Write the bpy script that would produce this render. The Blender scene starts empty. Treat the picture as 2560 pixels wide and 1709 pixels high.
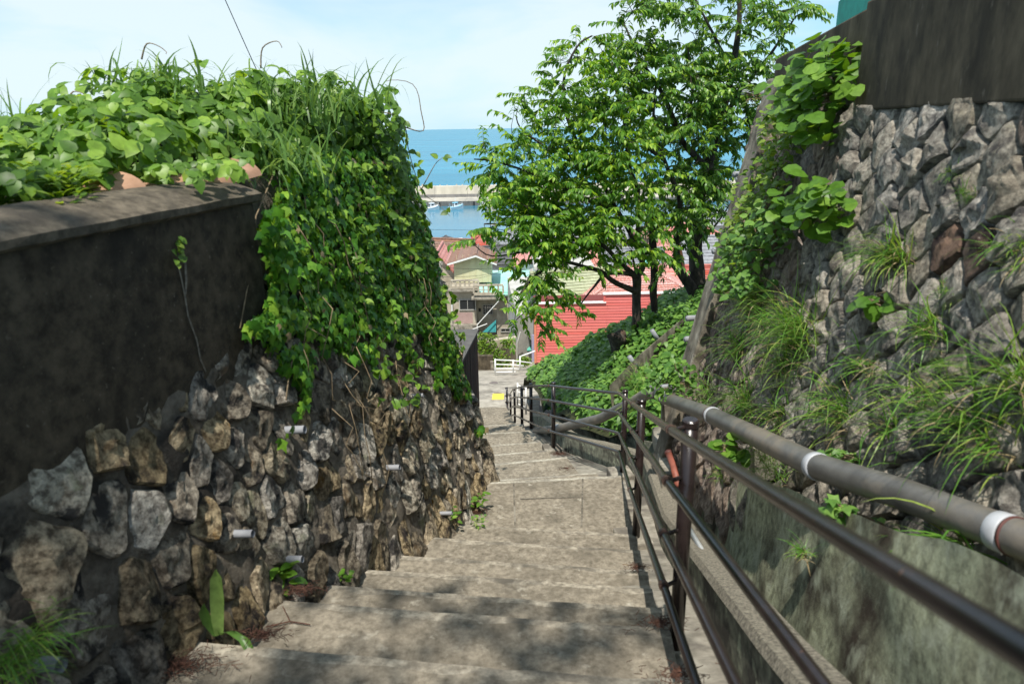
import bpy, math, random
import numpy as np
from mathutils import Vector, Matrix, noise

random.seed(11)
rng = np.random.default_rng(5)
C = bpy.context.scene.collection
SC = bpy.context.scene

# ------------------------------------------------------------------ camera
PITCH, ROLL, FPX = math.radians(17.4), math.radians(1.0), 1707.0
Fv = np.array([0, math.cos(PITCH), -math.sin(PITCH)])
_U = np.array([0, math.sin(PITCH), math.cos(PITCH)])
_R = np.array([1.0, 0, 0])
Rv = _R * math.cos(ROLL) - _U * math.sin(ROLL)
Uv = _U * math.cos(ROLL) + _R * math.sin(ROLL)
cam = bpy.data.objects.new('camera', bpy.data.cameras.new('camera'))
C.objects.link(cam)
cam.matrix_world = Matrix(((Rv[0], Uv[0], -Fv[0], 0), (Rv[1], Uv[1], -Fv[1], 0), (Rv[2], Uv[2], -Fv[2], 0), (0, 0, 0, 1)))
cam.data.sensor_width = 36
cam.data.lens = FPX / 2560 * 36
cam.data.clip_start = 0.05
cam.data.clip_end = 60000
cam.data.dof.use_dof = True
cam.data.dof.focus_distance = 13.0
cam.data.dof.aperture_fstop = 3.4
SC.camera = cam

# ------------------------------------------------------------------ sky, sun, exposure
SUN = Vector((-0.09, -0.43, 0.89)).normalized()
world = bpy.data.worlds.new('World')
SC.world = world
world.use_nodes = True
wt = world.node_tree
wt.nodes.clear()
wo = wt.nodes.new('ShaderNodeOutputWorld')
bg = wt.nodes.new('ShaderNodeBackground')
sky = wt.nodes.new('ShaderNodeTexSky')
sky.sky_type = 'NISHITA'
sky.sun_disc = False
sky.sun_elevation = math.asin(SUN.z)
sky.sun_rotation = math.atan2(SUN.x, SUN.y)
sky.air_density = 1.0
sky.dust_density = 0.1
sky.ozone_density = 1.0
tc = wt.nodes.new('ShaderNodeTexCoord')
mp = wt.nodes.new('ShaderNodeMapping')
mp.inputs['Scale'].default_value = (1.0, 1.0, 4.5)
mp.inputs['Location'].default_value = (0.35, 0.1, 0.2)
cn = wt.nodes.new('ShaderNodeTexNoise')
cn.inputs['Scale'].default_value = 1.5
cn.inputs['Detail'].default_value = 9
cn.inputs['Roughness'].default_value = 0.52
cn.inputs['Distortion'].default_value = 0.4
cr = wt.nodes.new('ShaderNodeValToRGB')
cr.color_ramp.elements[0].position = 0.34
cr.color_ramp.elements[0].color = (0.0, 0.0, 0.0, 1)
cr.color_ramp.elements[1].position = 0.60
cr.color_ramp.elements[1].color = (0.88, 0.88, 0.88, 1)
cm = wt.nodes.new('ShaderNodeMix')
cm.data_type = 'RGBA'
CLOUD = 4.2
cm.inputs[7].default_value = (CLOUD * 0.86, CLOUD * 0.98, CLOUD * 1.03, 1)
wt.links.new(tc.outputs['Generated'], mp.inputs['Vector'])
wt.links.new(mp.outputs['Vector'], cn.inputs['Vector'])
wt.links.new(cn.outputs['Fac'], cr.inputs['Fac'])
wt.links.new(cr.outputs['Color'], cm.inputs[0])
tint = wt.nodes.new('ShaderNodeMix')
tint.data_type = 'RGBA'
tint.blend_type = 'MULTIPLY'
tint.inputs[0].default_value = 1.0
tint.inputs[7].default_value = (0.33, 0.57, 0.66, 1)
wt.links.new(sky.outputs['Color'], tint.inputs[6])
sep = wt.nodes.new('ShaderNodeSeparateXYZ')
wt.links.new(tc.outputs['Generated'], sep.inputs[0])
hz = wt.nodes.new('ShaderNodeMapRange')
hz.inputs['From Min'].default_value = 0.0
hz.inputs['From Max'].default_value = 0.22
hz.inputs['To Min'].default_value = 1.0
hz.inputs['To Max'].default_value = 0.0
wt.links.new(sep.outputs[2], hz.inputs['Value'])
hm = wt.nodes.new('ShaderNodeMix')
hm.data_type = 'RGBA'
hm.inputs[7].default_value = (1.95, 3.45, 4.35, 1)
wt.links.new(hz.outputs['Result'], hm.inputs[0])
wt.links.new(tint.outputs[2], hm.inputs[6])
wt.links.new(hm.outputs[2], cm.inputs[6])
wt.links.new(cm.outputs[2], bg.inputs['Color'])
bg.inputs['Strength'].default_value = 0.15
wt.links.new(bg.outputs['Background'], wo.inputs['Surface'])

sd = bpy.data.lights.new('sun', 'SUN')
sd.energy = 3.7
sd.angle = math.radians(0.55)
sd.color = (1.0, 0.95, 0.86)
so = bpy.data.objects.new('sun', sd)
C.objects.link(so)
so.rotation_euler = SUN.to_track_quat('Z', 'Y').to_euler()

SC.view_settings.view_transform = 'Standard'
SC.view_settings.look = 'None'
SC.view_settings.gamma = 1
SC.view_settings.use_curve_mapping = False
SC.view_settings.exposure = 0.68
SC.render.engine = 'CYCLES'
SC.cycles.max_bounces = 6
SC.cycles.transparent_max_bounces = 4
SC.cycles.use_denoising = True

# ------------------------------------------------------------------ helpers: points
def ray(px, py):
    return Fv + Rv * ((px - 1280) / FPX) + Uv * ((854.5 - py) / FPX)

def W(px, py, Y):
    d = ray(px, py)
    return Vector(d * (Y / d[1]))

def atz(px, py, z):
    d = ray(px, py)
    return Vector(d * (z / d[2]))

def hit(px, py, a, b, c):
    """the ray through a picture point meets the plane X = a + bY + cz"""
    d = ray(px, py)
    return Vector(d * (a / (d[0] - b * d[1] - c * d[2])))

def proj(P):
    P = np.asarray(P, float)
    s = P @ Fv
    return 1280 + FPX * (P @ Rv) / s, 854.5 - FPX * (P @ Uv) / s

def lerp_tab(tab, y):
    if y <= tab[0][0]:
        (a, b), (c, d) = tab[0], tab[1]
    elif y >= tab[-1][0]:
        (a, b), (c, d) = tab[-2], tab[-1]
    else:
        for k in range(len(tab) - 1):
            if tab[k][0] <= y <= tab[k + 1][0]:
                (a, b), (c, d) = tab[k], tab[k + 1]
                break
    return b + (d - b) * (y - a) / (c - a)

def inside(poly, x, y):
    r = False
    j = len(poly) - 1
    for i in range(len(poly)):
        xi, yi = poly[i]
        xj, yj = poly[j]
        if (yi > y) != (yj > y) and x < (xj - xi) * (y - yi) / (yj - yi) + xi:
            r = not r
        j = i
    return r

# ------------------------------------------------------------------ helpers: objects
WL = {}

def link(o, parent=None, loc=(0, 0, 0)):
    C.objects.link(o)
    loc = Vector(loc)
    if parent is not None:
        o.parent = parent
        o.location = loc - WL[parent]
    else:
        o.location = loc
    WL[o] = loc
    return o

def tag(o, label=None, cat=None, group=None, kind=None):
    if label: o['label'] = label
    if cat: o['category'] = cat
    if group: o['group'] = group
    if kind: o['kind'] = kind
    return o

def thing(name, label, cat, loc=(0, 0, 0), group=None):
    o = bpy.data.objects.new(name, None)
    o.empty_display_size = 0.1
    link(o, None, loc)
    return tag(o, label, cat, group)

class MB:
    def __init__(s):
        s.v, s.f = [], []
    def add(s, vs, fs):
        n = len(s.v)
        s.v += [tuple(p) for p in vs]
        s.f += [tuple(i + n for i in f) for f in fs]
        return s
    def hexa(s, p):  # 8 points: bottom ring 0-3, top ring 4-7
        return s.add(p, [(3, 2, 1, 0), (4, 5, 6, 7), (0, 1, 5, 4), (1, 2, 6, 5), (2, 3, 7, 6), (3, 0, 4, 7)])
    def box(s, c, size, rz=0.0):
        cx, cy, cz = c
        a, b, h = size[0] / 2, size[1] / 2, size[2] / 2
        co, si = math.cos(rz), math.sin(rz)
        pts = []
        for z in (-h, h):
            for x, y in ((-a, -b), (a, -b), (a, b), (-a, b)):
                pts.append((cx + x * co - y * si, cy + x * si + y * co, cz + z))
        return s.hexa(pts)
    def slab(s, poly, dz):
        """poly: 3D points (top); extruded down by dz"""
        n = len(poly)
        vs = [Vector(p) for p in poly] + [Vector(p) - Vector((0, 0, dz)) for p in poly]
        fs = [tuple(range(n)), tuple(range(2 * n - 1, n - 1, -1))]
        for i in range(n):
            j = (i + 1) % n
            fs.append((i, i + n, j + n, j))
        return s.add(vs, fs)
    def prism(s, poly, d):
        """poly: 3D points; extruded by vector d"""
        n = len(poly)
        d = Vector(d)
        vs = [Vector(p) for p in poly] + [Vector(p) + d for p in poly]
        fs = [tuple(range(n - 1, -1, -1)), tuple(range(n, 2 * n))]
        for i in range(n):
            j = (i + 1) % n
            fs.append((i, j, j + n, i + n))
        return s.add(vs, fs)
    def tube(s, pts, r, n=8, caps=True):
        pts = [Vector(p) for p in pts]
        rs = r if isinstance(r, (list, tuple)) else [r] * len(pts)
        t0 = (pts[1] - pts[0]).normalized()
        up = Vector((0, 0, 1)) if abs(t0.z) < 0.9 else Vector((1, 0, 0))
        a = t0.cross(up).normalized()
        base = len(s.v)
        m = len(pts)
        for i in range(m):
            if i == 0: t = pts[1] - pts[0]
            elif i == m - 1: t = pts[-1] - pts[-2]
            else: t = (pts[i + 1] - pts[i]).normalized() + (pts[i] - pts[i - 1]).normalized()
            if t.length < 1e-9: t = t0.copy()
            t.normalize()
            a = a - t * a.dot(t)
            if a.length < 1e-6: a = t.orthogonal()
            a.normalize()
            b = t.cross(a)
            for k in range(n):
                an = 2 * math.pi * k / n
                s.v.append(tuple(pts[i] + (a * math.cos(an) + b * math.sin(an)) * rs[i]))
        for i in range(m - 1):
            for k in range(n):
                k2 = (k + 1) % n
                s.f.append((base + i * n + k, base + i * n + k2, base + (i + 1) * n + k2, base + (i + 1) * n + k))
        if caps:
            s.f.append(tuple(base + k for k in range(n - 1, -1, -1)))
            s.f.append(tuple(base + (m - 1) * n + k for k in range(n)))
        return s
    def grid(s, fn, nu, nv):
        vs = [fn(i / nu, j / nv) for j in range(nv + 1) for i in range(nu + 1)]
        fs = [(j * (nu + 1) + i, j * (nu + 1) + i + 1, (j + 1) * (nu + 1) + i + 1, (j + 1) * (nu + 1) + i) for j in range(nv) for i in range(nu)]
        return s.add(vs, fs)
    def build(s, name, mat, parent=None, smooth=False, bevel=0.0, loc=None):
        me = bpy.data.meshes.new(name)
        vs = s.v
        if loc is not None:
            L = Vector(loc)
            vs = [tuple(Vector(p) - L) for p in vs]
        me.from_pydata(vs, [], s.f)
        me.validate()
        if mat: me.materials.append(mat)
        if smooth:
            me.polygons.foreach_set('use_smooth', [True] * len(me.polygons))
        me.update()
        o = bpy.data.objects.new(name, me)
        link(o, parent, loc if loc is not None else (0, 0, 0))
        if bevel:
            b = o.modifiers.new('bevel', 'BEVEL')
            b.width = bevel
            b.segments = 2
            b.limit_method = 'ANGLE'
        return o

def fast_mesh(name, V, T, mat, smooth=True):
    me = bpy.data.meshes.new(name)
    V = np.asarray(V, np.float32)
    T = np.asarray(T, np.int32)
    me.vertices.add(len(V))
    me.vertices.foreach_set('co', V.ravel())
    me.loops.add(T.size)
    me.loops.foreach_set('vertex_index', T.ravel())
    me.polygons.add(len(T))
    me.polygons.foreach_set('loop_start', np.arange(0, T.size, 3, dtype=np.int32))
    me.polygons.foreach_set('use_smooth', np.full(len(T), smooth))
    me.update(calc_edges=True)
    me.validate()
    if mat: me.materials.append(mat)
    return me

# ------------------------------------------------------------------ helpers: materials
def col(c):
    return (c[0], c[1], c[2], 1)

def M(name, c1, c2, scale=6.0, rough=0.9, bump=0.3, bscale=60.0, c3=None, c3scale=1.2, c3lo=0.5, c3hi=0.62, objvar=0.0,
      stretch=None, spec=0.3, metal=0.0, detail=8.0, lo=0.35, hi=0.65, bdist=0.02, c4=None, c4scale=9.0, c4lo=0.56, c4hi=0.64):
    m = bpy.data.materials.new(name)
    m.use_nodes = True
    t = m.node_tree
    N, L = t.nodes, t.links
    p = N['Principled BSDF']
    p.inputs['Roughness'].default_value = rough
    p.inputs['Specular IOR Level'].default_value = spec
    p.inputs['Metallic'].default_value = metal
    g = N.new('ShaderNodeNewGeometry')
    src = g.outputs['Position']
    if stretch:
        mpn = N.new('ShaderNodeMapping')
        mpn.inputs['Scale'].default_value = stretch
        L.new(src, mpn.inputs['Vector'])
        src = mpn.outputs['Vector']
    def nz(sc, d=8.0, r=0.6, s=None):
        n = N.new('ShaderNodeTexNoise')
        n.inputs['Scale'].default_value = sc
        n.inputs['Detail'].default_value = d
        n.inputs['Roughness'].default_value = r
        L.new(s or src, n.inputs['Vector'])
        return n.outputs['Fac']
    def ramp(fac, a, b, ca, cb):
        r = N.new('ShaderNodeValToRGB')
        r.color_ramp.elements[0].position = a
        r.color_ramp.elements[1].position = b
        r.color_ramp.elements[0].color = ca
        r.color_ramp.elements[1].color = cb
        L.new(fac, r.inputs['Fac'])
        return r.outputs['Color']
    def mix(f, a, b):
        x = N.new('ShaderNodeMix')
        x.data_type = 'RGBA'
        L.new(f, x.inputs[0])
        L.new(a, x.inputs[6])
        if isinstance(b, tuple): x.inputs[7].default_value = b
        else: L.new(b, x.inputs[7])
        return x.outputs[2]
    c = ramp(nz(scale, detail, 0.65), lo, hi, col(c1), col(c2))
    if c3 is not None:
        f = ramp(nz(c3scale, 6.0, 0.62), c3lo, c3hi, (0, 0, 0, 1), (1, 1, 1, 1))
        c = mix(f, c, col(c3))
    if c4 is not None:
        f = ramp(nz(c4scale, 5.0, 0.6), c4lo, c4hi, (0, 0, 0, 1), (1, 1, 1, 1))
        c = mix(f, c, col(c4))
    if objvar:
        oi = N.new('ShaderNodeObjectInfo')
        mr = N.new('ShaderNodeMapRange')
        mr.inputs['To Min'].default_value = 1 - objvar
        mr.inputs['To Max'].default_value = 1 + objvar
        L.new(oi.outputs['Random'], mr.inputs['Value'])
        hs = N.new('ShaderNodeHueSaturation')
        L.new(mr.outputs['Result'], hs.inputs['Value'])
        mu = N.new('ShaderNodeMath')
        mu.operation = 'MULTIPLY_ADD'
        L.new(oi.outputs['Random'], mu.inputs[0])
        mu.inputs[1].default_value = 7.31
        mu.inputs[2].default_value = 0.0
        fr = N.new('ShaderNodeMath')
        fr.operation = 'FRACT'
        L.new(mu.outputs[0], fr.inputs[0])
        m2 = N.new('ShaderNodeMapRange')
        m2.inputs['To Min'].default_value = 1 - objvar * 1.3
        m2.inputs['To Max'].default_value = 1 + objvar * 1.3
        L.new(fr.outputs[0], m2.inputs['Value'])
        L.new(m2.outputs['Result'], hs.inputs['Saturation'])
        L.new(c, hs.inputs['Color'])
        c = hs.outputs['Color']
    L.new(c, p.inputs['Base Color'])
    if bump:
        b = N.new('ShaderNodeBump')
        b.inputs['Strength'].default_value = bump
        b.inputs['Distance'].default_value = bdist
        L.new(nz(bscale, 10.0, 0.7), b.inputs['Height'])
        L.new(b.outputs['Normal'], p.inputs['Normal'])
    return m

def LM(name, ca, cb, cc, trans=0.4, rough=0.42, tcol=None, spec=0.35, pos_c=0.85):
    m = bpy.data.materials.new(name)
    m.use_nodes = True
    t = m.node_tree
    N, L = t.nodes, t.links
    p = N['Principled BSDF']
    p.inputs['Roughness'].default_value = rough
    p.inputs['Specular IOR Level'].default_value = spec
    g = N.new('ShaderNodeNewGeometry')
    oi = N.new('ShaderNodeObjectInfo')
    a = N.new('ShaderNodeMath')
    a.operation = 'ADD'
    L.new(g.outputs['Random Per Island'], a.inputs[0])
    L.new(oi.outputs['Random'], a.inputs[1])
    fr = N.new('ShaderNodeMath')
    fr.operation = 'FRACT'
    L.new(a.outputs[0], fr.inputs[0])
    r = N.new('ShaderNodeValToRGB')
    r.color_ramp.elements[0].color = col(ca)
    e = r.color_ramp.elements.new(0.6)
    e.color = col(cb)
    r.color_ramp.elements[-1].position = pos_c + 0.12
    r.color_ramp.elements[-1].color = col(cc)
    L.new(fr.outputs[0], r.inputs['Fac'])
    nn = N.new('ShaderNodeTexNoise')
    nn.inputs['Scale'].default_value = 35
    nn.inputs['Detail'].default_value = 4
    L.new(g.outputs['Position'], nn.inputs['Vector'])
    mr = N.new('ShaderNodeMapRange')
    mr.inputs['From Min'].default_value = 0.3
    mr.inputs['From Max'].default_value = 0.7
    mr.inputs['To Min'].default_value = 0.78
    mr.inputs['To Max'].default_value = 1.2
    L.new(nn.outputs['Fac'], mr.inputs['Value'])
    hs0 = N.new('ShaderNodeHueSaturation')
    L.new(r.outputs['Color'], hs0.inputs['Color'])
    L.new(mr.outputs['Result'], hs0.inputs['Value'])
    L.new(hs0.outputs['Color'], p.inputs['Base Color'])
    tr = N.new('ShaderNodeBsdfTranslucent')
    hs = N.new('ShaderNodeHueSaturation')
    hs.inputs['Hue'].default_value = 0.48
    hs.inputs['Saturation'].default_value = 1.1
    hs.inputs['Value'].default_value = 1.9
    L.new(hs0.outputs['Color'], hs.inputs['Color'])
    L.new(hs.outputs['Color'], tr.inputs['Color'])
    mx = N.new('ShaderNodeMixShader')
    mx.inputs[0].default_value = trans
    L.new(p.outputs['BSDF'], mx.inputs[1])
    L.new(tr.outputs['BSDF'], mx.inputs[2])
    L.new(mx.outputs['Shader'], N['Material Output'].inputs['Surface'])
    return m

def flat(name, c, rough=0.6, spec=0.4, metal=0.0, var=0.12, bump=0.0, scale=14.0, objvar=0.0, bscale=80.0):
    d = tuple(x * (1 - var) for x in c)
    e = tuple(min(1, x * (1 + var)) for x in c)
    return M(name, d, e, scale=scale, rough=rough, bump=bump, spec=spec, metal=metal, objvar=objvar, bscale=bscale)

m_step = M('step concrete', (0.115, 0.098, 0.073), (0.33, 0.288, 0.222), scale=26, rough=0.95, bump=0.55, bscale=150, bdist=0.012, lo=0.3, hi=0.68,
           c3=(0.095, 0.082, 0.062), c3scale=3.3, c3lo=0.48, c3hi=0.8, c4=(0.4, 0.365, 0.295), c4scale=12, c4lo=0.6, c4hi=0.74)
m_edge = M('slightly worn step edge', (0.17, 0.147, 0.112), (0.45, 0.4, 0.315), scale=26, rough=0.95, bump=0.5, bscale=150, bdist=0.012, c3=(0.13, 0.115, 0.092), c3scale=4.0, c3lo=0.46, c3hi=0.62)
m_nose = M('worn step edge', (0.25, 0.226, 0.182), (0.54, 0.5, 0.405), scale=30, rough=0.95, bump=0.5, bscale=150, bdist=0.012, c3=(0.16, 0.142, 0.115), c3scale=3.0, c3lo=0.48, c3hi=0.66)
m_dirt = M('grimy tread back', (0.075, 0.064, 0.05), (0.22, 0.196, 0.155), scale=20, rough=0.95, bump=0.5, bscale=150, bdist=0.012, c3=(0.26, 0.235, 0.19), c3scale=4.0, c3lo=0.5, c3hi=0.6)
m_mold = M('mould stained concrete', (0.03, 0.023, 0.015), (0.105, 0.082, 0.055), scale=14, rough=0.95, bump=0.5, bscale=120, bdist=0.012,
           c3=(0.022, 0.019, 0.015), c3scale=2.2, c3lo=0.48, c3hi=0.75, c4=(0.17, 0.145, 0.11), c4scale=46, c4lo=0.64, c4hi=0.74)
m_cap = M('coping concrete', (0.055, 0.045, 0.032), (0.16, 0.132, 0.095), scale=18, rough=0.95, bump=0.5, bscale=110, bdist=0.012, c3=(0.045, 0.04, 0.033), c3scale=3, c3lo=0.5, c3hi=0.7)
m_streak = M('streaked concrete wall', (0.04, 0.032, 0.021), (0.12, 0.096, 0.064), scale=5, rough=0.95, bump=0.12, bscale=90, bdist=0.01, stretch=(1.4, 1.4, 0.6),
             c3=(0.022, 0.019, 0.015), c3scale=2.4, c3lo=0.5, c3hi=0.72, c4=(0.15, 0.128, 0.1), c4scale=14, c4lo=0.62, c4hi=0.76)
m_mortar = M('rubble mortar', (0.105, 0.088, 0.068), (0.26, 0.222, 0.172), scale=14, rough=0.97, bump=0.9, bscale=55, bdist=0.03, c3=(0.038, 0.033, 0.027), c3scale=2.5)
m_rub = M('rubble stone', (0.12, 0.094, 0.064), (0.6, 0.505, 0.365), scale=24, rough=0.95, bump=1.0, bscale=30, bdist=0.07, lo=0.40, hi=0.64,
          c3=(0.04, 0.034, 0.03), c3scale=7, c3lo=0.52, c3hi=0.62, objvar=0.36, c4=(0.2, 0.118, 0.05), c4scale=5, c4lo=0.6, c4hi=0.72)
m_rubl = M('lichen stone', (0.17, 0.142, 0.104), (0.68, 0.61, 0.475), scale=28, rough=0.95, bump=1.0, bscale=30, bdist=0.07, lo=0.40, hi=0.62,
           c3=(0.055, 0.05, 0.045), c3scale=9, c3lo=0.54, c3hi=0.62, objvar=0.3, c4=(0.33, 0.34, 0.2), c4scale=6, c4lo=0.6, c4hi=0.7)
m_ken = M('grey quarry stone', (0.165, 0.145, 0.118), (0.5, 0.45, 0.37), scale=34, rough=0.95, bump=0.9, bscale=40, bdist=0.04, lo=0.38, hi=0.66,
          c3=(0.07, 0.063, 0.06), c3scale=8, c3lo=0.52, c3hi=0.66, objvar=0.22, c4=(0.34, 0.31, 0.24), c4scale=24, c4lo=0.6, c4hi=0.7)
m_kenb = M('rust quarry stone', (0.07, 0.04, 0.028), (0.26, 0.15, 0.09), scale=14, rough=0.95, bump=0.9, bscale=34, bdist=0.03, objvar=0.2,
           c3=(0.035, 0.02, 0.017), c3scale=9, c3lo=0.5, c3hi=0.62, c4=(0.4, 0.36, 0.3), c4scale=60, c4lo=0.66, c4hi=0.72)
m_kenp = M('purplish fractured stone', (0.17, 0.13, 0.105), (0.54, 0.45, 0.375), scale=22, rough=0.95, bump=1.0, bscale=24, bdist=0.08, stretch=(1.5, 1.5, 0.6),
           c3=(0.075, 0.055, 0.05), c3scale=6, c3lo=0.5, c3hi=0.65, objvar=0.22, c4=(0.4, 0.35, 0.28), c4scale=18, c4lo=0.6, c4hi=0.7)
m_kenm = M('dark stone joint', (0.03, 0.027, 0.024), (0.08, 0.07, 0.06), scale=16, rough=0.97, bump=0.8, bscale=50)
m_moss = M('mossy channel wall', (0.17, 0.175, 0.115), (0.48, 0.5, 0.33), scale=20, rough=0.95, bump=0.7, bscale=70, bdist=0.018, stretch=(1.0, 1.0, 0.8), lo=0.36, hi=0.62,
           c3=(0.06, 0.046, 0.032), c3scale=1.7, c3lo=0.50, c3hi=0.66, c4=(0.5, 0.52, 0.38), c4scale=7, c4lo=0.52, c4hi=0.7)
m_curbm = M('lichened kerb concrete', (0.09, 0.092, 0.07), (0.27, 0.27, 0.2), scale=16, rough=0.95, bump=0.6, bscale=70, c3=(0.06, 0.055, 0.045), c3scale=3, c4=(0.36, 0.38, 0.27), c4scale=10, c4lo=0.58, c4hi=0.66)
m_pebble = M('exposed pebble concrete', (0.13, 0.115, 0.09), (0.4, 0.36, 0.28), scale=70, rough=0.9, bump=1.0, bscale=60, bdist=0.02, detail=3)
m_gut = M('wet gutter bed', (0.035, 0.027, 0.018), (0.11, 0.085, 0.055), scale=13, rough=0.5, bump=0.5, bscale=40, c4=(0.17, 0.12, 0.06), c4scale=24, c4lo=0.58, c4hi=0.64)
m_conc = M('grey concrete', (0.2, 0.18, 0.145), (0.4, 0.365, 0.3), scale=10, rough=0.95, bump=0.4, bscale=90, c3=(0.13, 0.115, 0.095), c3scale=2.2)
m_butt = M('weathered pilaster concrete', (0.13, 0.112, 0.085), (0.31, 0.275, 0.215), scale=7, rough=0.95, bump=0.4, bscale=60, c3=(0.085, 0.072, 0.055), c3scale=4, c3lo=0.46, c3hi=0.6, c4=(0.42, 0.38, 0.31), c4scale=5, c4lo=0.62, c4hi=0.7)
m_soil = M('soil', (0.035, 0.028, 0.018), (0.1, 0.078, 0.05), scale=12, rough=1, bump=0.8, bscale=30)
m_undg = M('dark undergrowth soil', (0.02, 0.024, 0.01), (0.06, 0.065, 0.025), scale=14, rough=1, bump=0.8, bscale=30)  # dark soil colour of the bank, upper plot and hillside under the plants
m_rail = M('brown painted steel', (0.014, 0.009, 0.0085), (0.03, 0.02, 0.019), scale=9, rough=0.26, bump=0.06, bscale=90, spec=0.55, c4=(0.1, 0.05, 0.03), c4scale=22, c4lo=0.68, c4hi=0.74)
m_rust = M('rusty collar', (0.045, 0.028, 0.024), (0.13, 0.075, 0.05), scale=30, rough=0.6, bump=0.2, bscale=120)
m_pipe = M('grey drain pipe plastic', (0.075, 0.071, 0.065), (0.155, 0.147, 0.133), scale=5, rough=0.42, bump=0.04, bscale=40, spec=0.5, c3=(0.2, 0.17, 0.135), c3scale=2.4, c4=(0.12, 0.11, 0.095), c4scale=6, c4lo=0.58, c4hi=0.7)
m_ring = flat('pale pipe socket', (0.40, 0.41, 0.43), rough=0.45, var=0.1)
m_redring = flat('rust red clamp', (0.09, 0.03, 0.025), rough=0.6)
m_pvc = flat('pale grey pvc', (0.27, 0.275, 0.29), rough=0.4, var=0.12)
m_white = flat('white paint', (0.75, 0.75, 0.73), rough=0.5, var=0.07)
m_redpipe = flat('red brown pipe', (0.24, 0.075, 0.05), rough=0.55, var=0.25)
m_bark = M('dark bark', (0.022, 0.018, 0.015), (0.085, 0.07, 0.055), scale=9, rough=0.95, bump=0.9, bscale=24, bdist=0.03, stretch=(1, 1, 0.5), c4=(0.2, 0.18, 0.15), c4scale=5, c4lo=0.63, c4hi=0.75)
m_fibre = flat('palm fibre', (0.035, 0.025, 0.018), rough=1, var=0.4)
m_stump = M('cut wood', (0.04, 0.026, 0.018), (0.12, 0.075, 0.05), scale=14, rough=0.95, bump=0.9, bscale=30)
m_dry = flat('dry stem', (0.2, 0.15, 0.09), rough=0.9, var=0.4, scale=30)
m_litter = flat('red brown needles', (0.075, 0.034, 0.022), rough=0.95, var=0.5, scale=60)
m_terra = M('terracotta sheet', (0.27, 0.15, 0.092), (0.42, 0.25, 0.165), scale=8, rough=0.8, bump=0.2, bscale=30)
m_teal = flat('green net sheet', (0.01, 0.28, 0.22), rough=0.6, var=0.15)

lf_ivy = LM('ivy leaf', (0.031, 0.108, 0.011), (0.090, 0.246, 0.022), (0.264, 0.432, 0.048), trans=0.3, rough=0.38, spec=0.35)
lf_kud = LM('kudzu leaf', (0.062, 0.137, 0.017), (0.121, 0.241, 0.028), (0.248, 0.386, 0.052), trans=0.36, rough=0.42)
lf_che = LM('cherry leaf', (0.061, 0.159, 0.018), (0.110, 0.244, 0.027), (0.342, 0.488, 0.055), trans=0.42, rough=0.42, spec=0.35, pos_c=0.88)
lf_big = LM('dark tree leaf', (0.055, 0.146, 0.021), (0.098, 0.215, 0.029), (0.260, 0.403, 0.052), trans=0.34, rough=0.38, spec=0.45, pos_c=0.88)
lf_gc = LM('ground cover leaf', (0.058, 0.143, 0.024), (0.108, 0.226, 0.041), (0.187, 0.330, 0.060), trans=0.3, rough=0.45)
lf_hyd = LM('broad shrub leaf', (0.061, 0.149, 0.018), (0.110, 0.230, 0.027), (0.187, 0.322, 0.045), trans=0.36, rough=0.42)
lf_vine = LM('yellow green vine leaf', (0.073, 0.152, 0.018), (0.145, 0.253, 0.030), (0.242, 0.341, 0.050), trans=0.38, rough=0.45)
lf_gr = LM('grass blade', (0.07, 0.19, 0.025), (0.12, 0.26, 0.035), (0.26, 0.34, 0.07), trans=0.3, rough=0.4)
lf_dry = LM('dry grass blade', (0.2, 0.15, 0.07), (0.3, 0.23, 0.12), (0.38, 0.3, 0.18), trans=0.2, rough=0.7)
lf_reed = LM('reed blade', (0.063, 0.140, 0.028), (0.126, 0.238, 0.055), (0.210, 0.322, 0.088), trans=0.35, rough=0.32)

# ------------------------------------------------------------------ foliage
LEAF = {}
def _leaf(kind):
    if kind == 'ovate':      # broad with a point, folded on the midrib
        rib = [(0, 0, 0), (0, .28, .015), (0, .62, .0), (0, 1, -.12)]
        side = [(.24, .08, .05), (.36, .34, .07), (.25, .68, .03)]
    elif kind == 'lance':    # cherry: longer, drooping tip
        rib = [(0, 0, 0), (0, .35, .03), (0, .7, -.02), (0, 1.05, -.22)]
        side = [(.13, .12, .04), (.22, .42, .07), (.15, .75, .0)]
    elif kind == 'round':
        rib = [(0, 0, 0), (0, .3, .02), (0, .65, .01), (0, .95, -.06)]
        side = [(.3, .05, .05), (.47, .38, .07), (.32, .76, .02)]
    if kind in ('ovate', 'lance', 'round'):
        v = list(rib) + list(side) + [(-x, y, z) for x, y, z in side]
        f = [(0, 4, 1), (4, 5, 1), (1, 5, 2), (5, 6, 2), (2, 6, 3)]
        f += [(0, 1, 7), (7, 1, 8), (1, 2, 8), (8, 2, 9), (2, 3, 9)]
        return np.array(v, float), np.array(f)
    if kind == 'ivy':        # three pointed lobes
        pts = [(0, 0, 0), (.18, -.1, -.02), (.34, .12, .0), (.56, .42, -.08), (.24, .5, .04), (0, 1.0, -.12),
               (-.24, .5, .04), (-.56, .42, -.08), (-.34, .12, .0), (-.18, -.1, -.02), (0, .4, .03)]
        f = [(0, 1, 2), (0, 2, 10), (2, 3, 4), (2, 4, 10), (4, 5, 10), (5, 6, 10), (6, 7, 8), (6, 8, 10), (8, 0, 10), (8, 9, 0)]
        return np.array(pts, float), np.array(f)

for k in ('ovate', 'lance', 'round', 'ivy'):
    LEAF[k] = _leaf(k)

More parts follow.
